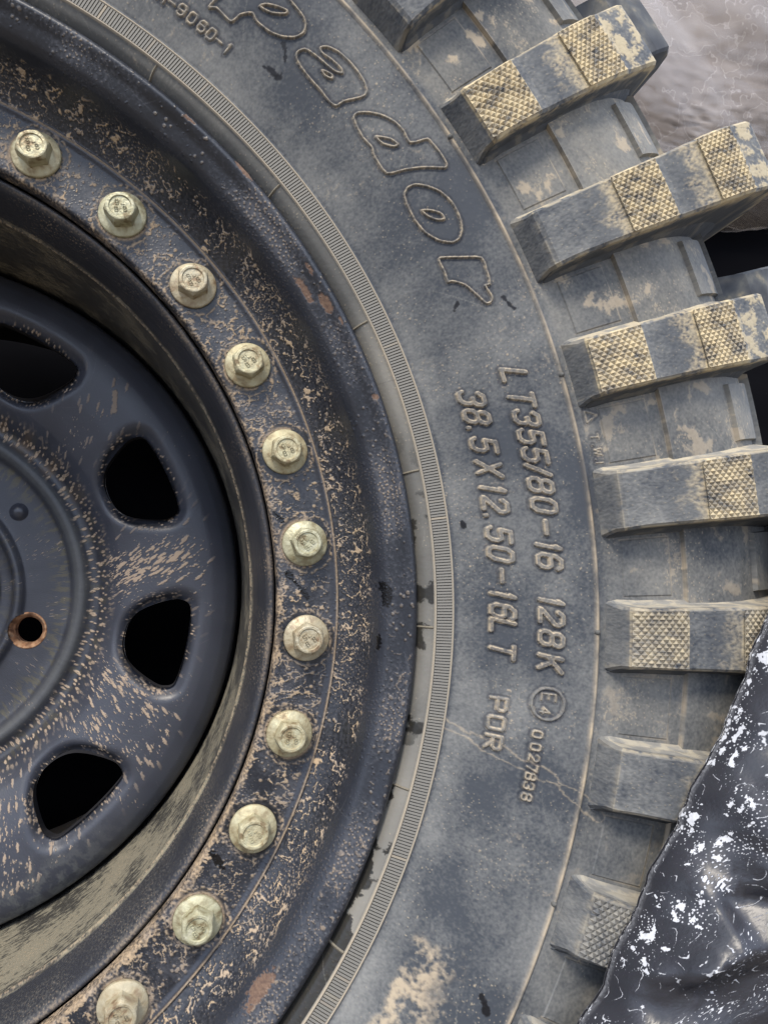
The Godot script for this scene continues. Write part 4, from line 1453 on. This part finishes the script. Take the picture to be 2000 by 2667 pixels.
func lug_mesh(k: int) -> ArrayMesh:
	var c := LUG0 + k * PITCH
	var odd := posmod(k, 2) == 1
	var rng := RandomNumberGenerator.new()
	rng.seed = 100 + k
	var st := begin()
	# finer samples of the back and of the foot that stands in the carcass
	var top := PackedVector2Array()
	var base := PackedVector2Array()
	var vv := PackedFloat32Array()
	var back := lug_short if odd else lug_top
	var foot_r := foot_short if odd else foot_long
	var last := back.size()
	for i in last:
		var steps := 1 if i == last - 1 or i < 4 else 3
		for j in steps:
			var f := float(j) / steps
			var i2 := mini(i + 1, last - 1)
			top.append(back[i].lerp(back[i2], f))
			var fr := lerpf(foot_r[i], foot_r[i2], f) * 0.001
			base.append(Vector2(fr, at_r(tyre_p, tyre_v, fr).x - 0.002))
			vv.append(at_r(lug_top, lug_v, top[-1].x).y)
	var n := top.size()
	# smooth the top curve a little
	for it in 1:
		for i in range(5, n - 8):
			top[i] = (top[i - 1] + top[i] * 2.0 + top[i + 1]) * 0.25
	# chequer patches stand a little proud
	var lift := PackedFloat32Array()
	for i in n:
		lift.append(0.0009 if lug_zone(k, top[i].x) == 1 else 0.0)
	var wt := func(r: float) -> float: return lerpf(2.10, 1.98, sst(0.2965, 0.31, r)) + 0.06 * sst(0.33, 0.40, r) + (0.0 if r > 0.2968 else (0.2968 - r) * 160.0)
	var row := func(i: int) -> Array:
		var d := top[mini(i + 1, n - 1)] - top[maxi(i - 1, 0)]
		var nn := Vector2(-d.y, d.x).normalized()
		var tp := top[i] + nn * lift[i]
		var half: float = wt.call(top[i].x)
		var out := []
		var ch := 0.0010
		var dt := rad_to_deg(ch / tp.x)
		var foot := 0.75
		out.append(pol(base[i].x, c - half - foot, base[i].y))
		out.append(pol(lerpf(base[i].x, tp.x, 0.35), c - half - foot * 0.28, lerpf(base[i].y, tp.y, 0.35)))
		out.append(pol(tp.x - nn.x * ch, c - half, tp.y - nn.y * ch))
		for j in 7:
			out.append(pol(tp.x, lerpf(c - half + dt, c + half - dt, j / 6.0), tp.y))
		out.append(pol(tp.x - nn.x * ch, c + half, tp.y - nn.y * ch))
		out.append(pol(lerpf(base[i].x, tp.x, 0.35), c + half + foot * 0.28, lerpf(base[i].y, tp.y, 0.35)))
		out.append(pol(base[i].x, c + half + foot, base[i].y))
		var us := [c - half - 2.4, c - half - 1.3, c - half]
		for j in 7:
			us.append(lerpf(c - half + dt, c + half - dt, j / 6.0))
		us.append_array([c + half, c + half + 1.3, c + half + 2.4])
		return [out, us]
	var prev: Array = row.call(0)
	var mid_dir := pol(1, c, 0)
	for i in range(1, n):
		var cur: Array = row.call(i)
		var centre := pol(base[i].x - 0.01, c, base[i].y - 0.012)
		for j in cur[0].size() - 1:
			var a: Vector3 = prev[0][j]
			var b: Vector3 = prev[0][j + 1]
			var d: Vector3 = cur[0][j + 1]
			var e: Vector3 = cur[0][j]
			quad(st, a, b, d, e, (a + b + d + e) * 0.25 - centre, [lug_uv(prev[1][j], vv[i - 1]), lug_uv(prev[1][j + 1], vv[i - 1]), lug_uv(cur[1][j + 1], vv[i]), lug_uv(cur[1][j], vv[i])])
		prev = cur
	# the end wall
	var endp := pol(base[n - 1].x, c, base[n - 1].y)
	for j in prev[0].size() - 1:
		tri(st, endp, prev[0][j], prev[0][j + 1], mid_dir - Vector3(0, 0, 0.6), lug_uv(c, vv[n - 1]), lug_uv(prev[1][j], vv[n - 1]), lug_uv(prev[1][j + 1], vv[n - 1]))
	# knurling: small pyramids on a slanting lattice over each chequer patch
	var patches := [[0.2996, 0.3209], [0.3460, 0.3677]] if odd else [[0.3320, 0.3534], [0.3745, 0.3929]]
	for p in patches:
		knurl(st, c, wt.call((p[0] + p[1]) * 0.5) - 0.14, p[0], p[1], top, lift, vv, rng)
	return st.commit()


func knurl(st: SurfaceTool, c: float, half: float, r0: float, r1: float, top: PackedVector2Array, lift: PackedFloat32Array, vv: PackedFloat32Array, rng: RandomNumberGenerator) -> void:
	# along: arc length of the patch; across: its width
	var len := 0.0
	var path := []
	for i in top.size():
		if top[i].x >= r0 - 0.004 and top[i].x <= r1 + 0.004:
			path.append([top[i], vv[i]])
	var find := func(r: float) -> Array:
		for i in range(1, path.size()):
			if path[i][0].x >= r or i == path.size() - 1:
				var t := clampf((r - path[i - 1][0].x) / maxf(path[i][0].x - path[i - 1][0].x, 1e-6), 0.0, 1.0)
				var d: Vector2 = (path[i][0] - path[i - 1][0]).normalized()
				return [path[i - 1][0].lerp(path[i][0], t), Vector2(-d.y, d.x), lerpf(path[i - 1][1], path[i][1], t)]
		return []
	var a: Array = find.call(r0)
	var b: Array = find.call(r1)
	len = a[0].distance_to(b[0])
	var width := deg_to_rad(half * 2.0) * (r0 + r1) * 0.5
	var nu := int(round(width / 0.0028))
	var nv := int(round(len / 0.0028))
	var place := func(x: float, y: float, up: float) -> Vector3:
		var f: Array = find.call(lerpf(r0, r1, clampf(y, 0.0, 1.0)))
		var q2: Vector2 = f[0] + f[1] * (0.0009 + up)
		return pol(q2.x, c + half - 2.0 * half * clampf(x, 0.0, 1.0), q2.y)
	var uvp := func(x: float, y: float) -> Vector2:
		var f: Array = find.call(lerpf(r0, r1, clampf(y, 0.0, 1.0)))
		return lug_uv(c + half - 2.0 * half * clampf(x, 0.0, 1.0), f[2])
	# two interleaved sets of diamonds
	for s in 2:
		for i in range(0, nu + s):
			for j in range(0, nv + s):
				var cx := (i + 0.5 - 0.5 * s) / nu
				var cy := (j + 0.5 - 0.5 * s) / nv
				var dx := 0.49 / nu
				var dy := 0.49 / nv
				var h := 0.00105 * rng.randf_range(0.75, 1.1)
				if cx <= 0.001 or cx >= 0.999 or cy <= 0.001 or cy >= 0.999:
					h *= 0.7
				var cc: Vector3 = place.call(cx, cy, h)
				var cu: Vector2 = uvp.call(cx, cy)
				var pts := [place.call(cx - dx, cy, 0.00003), place.call(cx, cy - dy, 0.00003), place.call(cx + dx, cy, 0.00003), place.call(cx, cy + dy, 0.00003)]
				var us := [uvp.call(cx - dx, cy), uvp.call(cx, cy - dy), uvp.call(cx + dx, cy), uvp.call(cx, cy + dy)]
				for e in 4:
					var p0: Vector3 = pts[e]
					var p1: Vector3 = pts[(e + 1) % 4]
					tri(st, cc, p0, p1, Vector3(0.3 * cos(deg_to_rad(c)), 0.3 * sin(deg_to_rad(c)), 1), cu, us[e], us[(e + 1) % 4])


func block_mesh(k: int) -> ArrayMesh:
	# the tread block behind each shoulder lug; behind the short lugs it starts lower and is shifted round
	var c := LUG0 + k * PITCH + 1.4
	var st := begin()
	var top := v2([397.0, 33.0, 407.0, 31.6, 417.0, 28.0, 423.5, 20.0, 427.0, 8.0, 428.0, -12.0, 428.0, -100.0])
	var low := v2([376.0, 28.0, 384.0, 20.0, 390.0, 10.0, 396.0, 0.0, 401.0, -12.0, 405.0, -28.0, 411.0, -102.0])
	var half := 2.35
	var prev := []
	for i in top.size():
		var t: Vector2 = top[i]
		var b: Vector2 = low[i]
		var cur := [pol(b.x, c - half - 0.5, b.y), pol(t.x - 0.0012, c - half, t.y - 0.0006), pol(t.x, c - half + 0.15, t.y), pol(t.x, c, t.y), pol(t.x, c + half - 0.15, t.y), pol(t.x - 0.0012, c + half, t.y - 0.0006), pol(b.x, c + half + 0.5, b.y)]
		var v := 0.80 + 0.18 * i / top.size()
		var us := [c - half - 0.4, c - half, c - half + 0.1, c, c + half - 0.1, c + half, c + half + 0.4]
		if i > 0:
			var centre := pol(b.x - 0.01, c, b.y - 0.01)
			for j in 6:
				quad(st, prev[j], prev[j + 1], cur[j + 1], cur[j], (prev[j] + cur[j + 1]) * 0.5 - centre, [lug_uv(us[j], v - 0.02), lug_uv(us[j + 1], v - 0.02), lug_uv(us[j + 1], v), lug_uv(us[j], v)])
		else:
			for j in range(1, 5):
				tri(st, pol(b.x, c, b.y), cur[j], cur[j + 1], Vector3(0, 0, 1), lug_uv(c, v), lug_uv(us[j], v), lug_uv(us[j + 1], v))
			tri(st, pol(b.x, c, b.y), cur[0], cur[1], Vector3(0, 0, 1), lug_uv(c, v), lug_uv(us[0], v), lug_uv(us[1], v))
			tri(st, pol(b.x, c, b.y), cur[5], cur[6], Vector3(0, 0, 1), lug_uv(c, v), lug_uv(us[5], v), lug_uv(us[6], v))
		prev = cur
	return st.commit()


# ---------------------------------------------------------------- what lies round the wheel
func tag(o: Node, label: String, category: String, group := "") -> void:
	o.set_meta("label", label)
	o.set_meta("category", category)
	if group:
		o.set_meta("group", group)


func crumpled(radii: Vector3, sd: int, freq: float, amp: float, nu := 150, nv := 100, oct := 4) -> ArrayMesh:
	# a closed, creased bag: ridged noise folds on a squared-off ball
	var n := FastNoiseLite.new()
	n.seed = sd
	n.noise_type = FastNoiseLite.TYPE_CELLULAR
	n.cellular_return_type = FastNoiseLite.RETURN_DISTANCE2_SUB
	n.frequency = freq
	n.fractal_type = FastNoiseLite.FRACTAL_FBM
	n.fractal_octaves = oct
	n.fractal_gain = 0.35
	n.domain_warp_enabled = true
	n.domain_warp_amplitude = 0.25 / freq
	n.domain_warp_frequency = freq * 0.4
	var v := PackedVector3Array()
	var uv := PackedVector2Array()
	for j in nv + 1:
		var b := -PI / 2 + PI * j / nv
		for i in nu + 1:
			var a := TAU * i / nu
			var d := Vector3(cos(b) * cos(a), sin(b), cos(b) * sin(a))
			var e := Vector3(signf(d.x) * pow(absf(d.x), 0.75), signf(d.y) * pow(absf(d.y), 0.75), signf(d.z) * pow(absf(d.z), 0.75))
			var p := e * radii
			var k := n.get_noise_3dv(p)
			v.append(p + d * amp * k)
			uv.append(Vector2(float(i) / nu, float(j) / nv))
	return grid_mesh(v, nu + 1, uv, true)


func build_background() -> void:
	black_bag()
	# heap of black sheeting behind the wheel, in shade
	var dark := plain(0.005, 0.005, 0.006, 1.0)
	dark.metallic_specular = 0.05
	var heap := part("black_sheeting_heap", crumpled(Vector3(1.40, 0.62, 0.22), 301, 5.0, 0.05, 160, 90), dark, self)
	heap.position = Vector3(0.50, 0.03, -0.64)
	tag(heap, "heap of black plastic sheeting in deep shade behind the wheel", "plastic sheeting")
	# clear bags piled on it
	var inner := plain(1, 1, 1, 0.4)
	# stress-whitened creases run through the brownish film
	inner.albedo_texture = noise_tex(81, 0.006, [[0.25, 0.17, 0.135, 0.11], [0.455, 0.20, 0.162, 0.134], [0.47, 0.42, 0.38, 0.35], [0.478, 0.24, 0.20, 0.17], [0.60, 0.21, 0.172, 0.145], [0.612, 0.40, 0.36, 0.33], [0.625, 0.23, 0.19, 0.16], [0.8, 0.27, 0.23, 0.20]], 1024)
	inner.uv1_triplanar = true
	inner.uv1_scale = Vector3.ONE * 1.6
	var film := StandardMaterial3D.new()
	film.albedo_color = Color(0.80, 0.76, 0.73, 0.14)
	film.transparency = BaseMaterial3D.TRANSPARENCY_ALPHA
	film.roughness = 0.22
	film.metallic_specular = 0.4
	film.cull_mode = BaseMaterial3D.CULL_DISABLED
	var spec := [
		[Vector3(0.78, 0.650, -0.46), Vector3(0.38, 0.24, 0.13), 311, "large crumpled clear plastic bag with brownish folds beside the upper lugs", 0.2],
		[Vector3(0.50, 0.80, -0.58), Vector3(0.24, 0.22, 0.15), 312, "greyish clear plastic bag standing highest behind the top of the tyre", -0.3],
		[Vector3(0.90, 0.92, -0.50), Vector3(0.22, 0.19, 0.14), 313, "pale whitish clear plastic bag at the far right of the pile", 0.5],
	]
	for s in spec:
		var bag := Node3D.new()
		bag.name = "clear_plastic_bag"
		add_child(bag, true)
		bag.position = s[0]
		bag.rotation.z = s[4]
		tag(bag, s[3], "plastic bag", "clear plastic bags piled behind the tyre")
		part("contents", crumpled(s[1] * 0.94, s[2], 3.2, 0.055, 200, 140, 1), inner, bag)
		part("film", crumpled(s[1] * 1.02, s[2] + 20, 4.6, 0.045, 220, 150, 1), film, bag)
	grass()


func black_bag() -> void:
	# a black bag that leans on the lower right of the tyre: a pillow between two outlines
	var left := v2([392, 62, 372, 30, 348, -13, 341, -31, 328, -53, 317, -70, 302.5, -90, 293, -105, 282.5, -120, 274, -136, 240, -190, 205, -260, 170, -350, 140, -480])
	var right := v2([760, 40, 740, 10, 690, -30, 600, -60, 500, -85, 420, -100, 372, -112, 352, -114, 340, -118, 331, -124, 324, -132, 316, -148, 306, -190, 318, -260, 330, -350, 345, -480])
	var lc := smooth_path(left, 0.0028)
	var lv := arc_v(lc)
	var rc := smooth_path(right, 0.006)
	var rv := arc_v(rc)
	var n := FastNoiseLite.new()
	n.seed = 401
	n.frequency = 26.0
	n.fractal_type = FastNoiseLite.FRACTAL_RIDGED
	n.fractal_octaves = 3
	n.domain_warp_enabled = true
	n.domain_warp_amplitude = 0.02
	n.domain_warp_frequency = 12.0
	var n2 := FastNoiseLite.new()
	n2.seed = 402
	n2.frequency = 7.0
	# creases seen in the photo: from, to (x, y in metres), height
	var folds := [
		[Vector2(0.300, -0.108), Vector2(0.340, -0.098), 0.0045, 0.0045], [Vector2(0.286, -0.116), Vector2(0.305, -0.103), 0.003, 0.004], [Vector2(0.283, -0.106), Vector2(0.2905, -0.113), 0.004, 0.0025],
		[Vector2(0.322, -0.052), Vector2(0.327, -0.085), 0.0045, 0.003], [Vector2(0.337, -0.040), Vector2(0.322, -0.052), 0.004, 0.003], [Vector2(0.330, -0.068), Vector2(0.349, -0.050), 0.0045, 0.0035],
		[Vector2(0.283, -0.106), Vector2(0.284, -0.140), 0.0035, 0.003], [Vector2(0.304, -0.080), Vector2(0.312, -0.100), 0.003, 0.003], [Vector2(0.345, -0.028), Vector2(0.352, -0.062), 0.004, 0.003]]
	var lc_len := 0.0
	for i in lc.size() - 1:
		lc_len += lc[i].distance_to(lc[i + 1])
	var nu := 96
	var rows := 210
	var front := PackedVector3Array()
	var back := PackedVector3Array()
	var uv := PackedVector2Array()
	for j in rows:
		var t := float(j) / (rows - 1)
		# more rows where the photo sees the bag
		t = lerpf(t, 0.06 + 0.40 * t, 0.0)
		var a := at_v(lc, lv, t)
		var b := at_v(rc, rv, t)
		a.x += n2.get_noise_1d(a.y * 3.0) * 0.005 + n2.get_noise_1d(a.y * 14.0) * 0.0014
		var run := 0.0
		for i in nu:
			var s := float(i) / (nu - 1)
			var f := pow(s, 1.6)
			var p := a.lerp(b, f)
			var dl := p.distance_to(a)
			var dr := p.distance_to(b)
			var rise := sqrt(maxf(0.0, 1.0 - pow(1.0 - clampf(dl / 0.055, 0.0, 1.0), 2.0))) * 0.030
			rise = minf(rise, sqrt(maxf(0.0, 1.0 - pow(1.0 - clampf(dr / 0.030, 0.0, 1.0), 2.0))) * 0.030)
			var soft := clampf(dl / 0.012, 0.0, 1.0) * clampf(dr / 0.012, 0.0, 1.0)
			var z := 0.0618 + rise + soft * (n.get_noise_2d(p.x, p.y) * 0.0012 + n2.get_noise_2d(p.x, p.y) * 0.008)
			for fo in folds:
				var dd := seg_d(p, fo[0], fo[1])
				if dd < 0.02:
					z += fo[2] * 1.9 * maxf(0.0, 1.0 - dd / (fo[3] * 2.2)) * soft
			var fall := sst(0.36, 0.60, p.x) * 0.05
			front.append(Vector3(p.x, p.y, z - fall))
			back.append(Vector3(p.x, p.y, 0.0608 - fall * 0.6 - 0.5 * rise * sst(0.36, 0.5, p.x)))
			if i > 0:
				run += front[-1].distance_to(front[-2])
			uv.append(Vector2(run / 0.16, t * lc_len / 0.19))
	var m1 := grid_mesh(front, nu, uv, false)
	var st := SurfaceTool.new()
	st.append_from(m1, 0, Transform3D())
	st.append_from(grid_mesh(back, nu, uv, true), 0, Transform3D())
	# paint: white flecks where the film is rubbed
	var w := 1024
	var h := 1200
	var na := nz(w, h, 91, 0.006, 0, 3)
	var nb := nz(w, h, 92, 0.028, 0, 5, 5.0)
	var nc := nz(w, h, 93, 0.10, 0, 3)
	var nd := nz(w, h, 94, 0.036, 1)
	var ne := nz(w, h, 95, 0.09, 1)
	var ng := nz(w, h, 96, 0.012, 0, 2, 8.0)
	var f := func(y: int) -> Array:
		var col := PackedByteArray()
		var aux := PackedByteArray()
		col.resize(w * 3)
		aux.resize(w * 3)
		for x in w:
			var k := y * w + x
			var e := 0.16 * (x + 0.5) / w
			var a := na[k] / 255.0
			var b := nb[k] / 255.0
			var c := nc[k] / 255.0
			var near := (1.0 - sst(0.010, 0.042, e)) * (0.3 + 0.7 * sst(0.35, 0.6, a))
			var thr := 0.95 - near * 0.30
			var flake := sst(thr, thr + 0.02, b + (a - 0.5) * 0.25 + (c - 0.5) * 0.10)
			flake = maxf(flake, 1.0 - sst(0.10, 0.13, nd[(y * w + x)] / 255.0 + (0.90 - a) * 0.25 + (0.5 - b) * 0.15))
			flake = maxf(flake, 1.0 - sst(0.10, 0.15, ne[k] / 255.0 + (0.86 - a) * 0.3 - near * 0.07))
			flake = maxf(flake, (1.0 - sst(0.006, 0.016, absf(ng[k] / 255.0 - 0.5))) * sst(0.50, 0.62, b + (c - 0.5) * 0.4) * 0.9)
			flake = maxf(flake, (1.0 - sst(0.0, 0.003, e)) * 0.35 * c)
			var base := 0.024 + 0.008 * a
			var t := flake * (0.75 + 0.25 * c)
			col[x * 3] = q(lerpf(base, 0.60, t))
			col[x * 3 + 1] = q(lerpf(base * 1.02, 0.61, t))
			col[x * 3 + 2] = q(lerpf(base * 1.25, 0.64, t))
			aux[x * 3] = int(clampf(0.4 + 0.15 * b + 0.1 * c - 0.2 * flake, 0.0, 1.0) * 255.0)
			aux[x * 3 + 1] = int(lerpf(0.32 + 0.1 * a, 0.75, flake) * 255.0)
		return [col, aux]
	var bag := part("black_plastic_bag", st.commit(), painted(paint(w, h, f), 0.04, 0.5), self)
	tag(bag, "creased black plastic bag with white scuffs leaning on the lower right of the tyre", "plastic bag")


func grass() -> void:
	var m := plain(0.17, 0.26, 0.04, 0.6)
	m.backlight_enabled = true
	m.backlight = Color(0.35, 0.45, 0.1)
	var rng := RandomNumberGenerator.new()
	rng.seed = 9
	var st := begin()
	for k in 90:
		var root := Vector3(0.50 + rng.randf_range(-0.09, 0.09), 0.0, -0.10 + rng.randf_range(-0.06, 0.06))
		var lean := Vector3(rng.randf_range(-0.10, 0.10), 0, rng.randf_range(-0.04, 0.08))
		var hgt := rng.randf_range(0.18, 0.31)
		var side := Vector3(cos(k * 2.4), 0, sin(k * 2.4)) * rng.randf_range(0.0025, 0.0050)
		var last := [root - side, root + side]
		for i in range(1, 6):
			var t := i / 5.0
			var p := root + Vector3(0, hgt * t, 0) + lean * t * t
			var w := side * (1.0 - t * t)
			var cur := [p - w, p + w]
			quad(st, last[0], last[1], cur[1], cur[0], Vector3.BACK)
			last = cur
	var g := part("grass_tuft", st.commit(), m, self)
	g.position.y = -0.489
	tag(g, "bright green tuft of tall grass behind the black bag", "grass")
	g.set_meta("kind", "stuff")
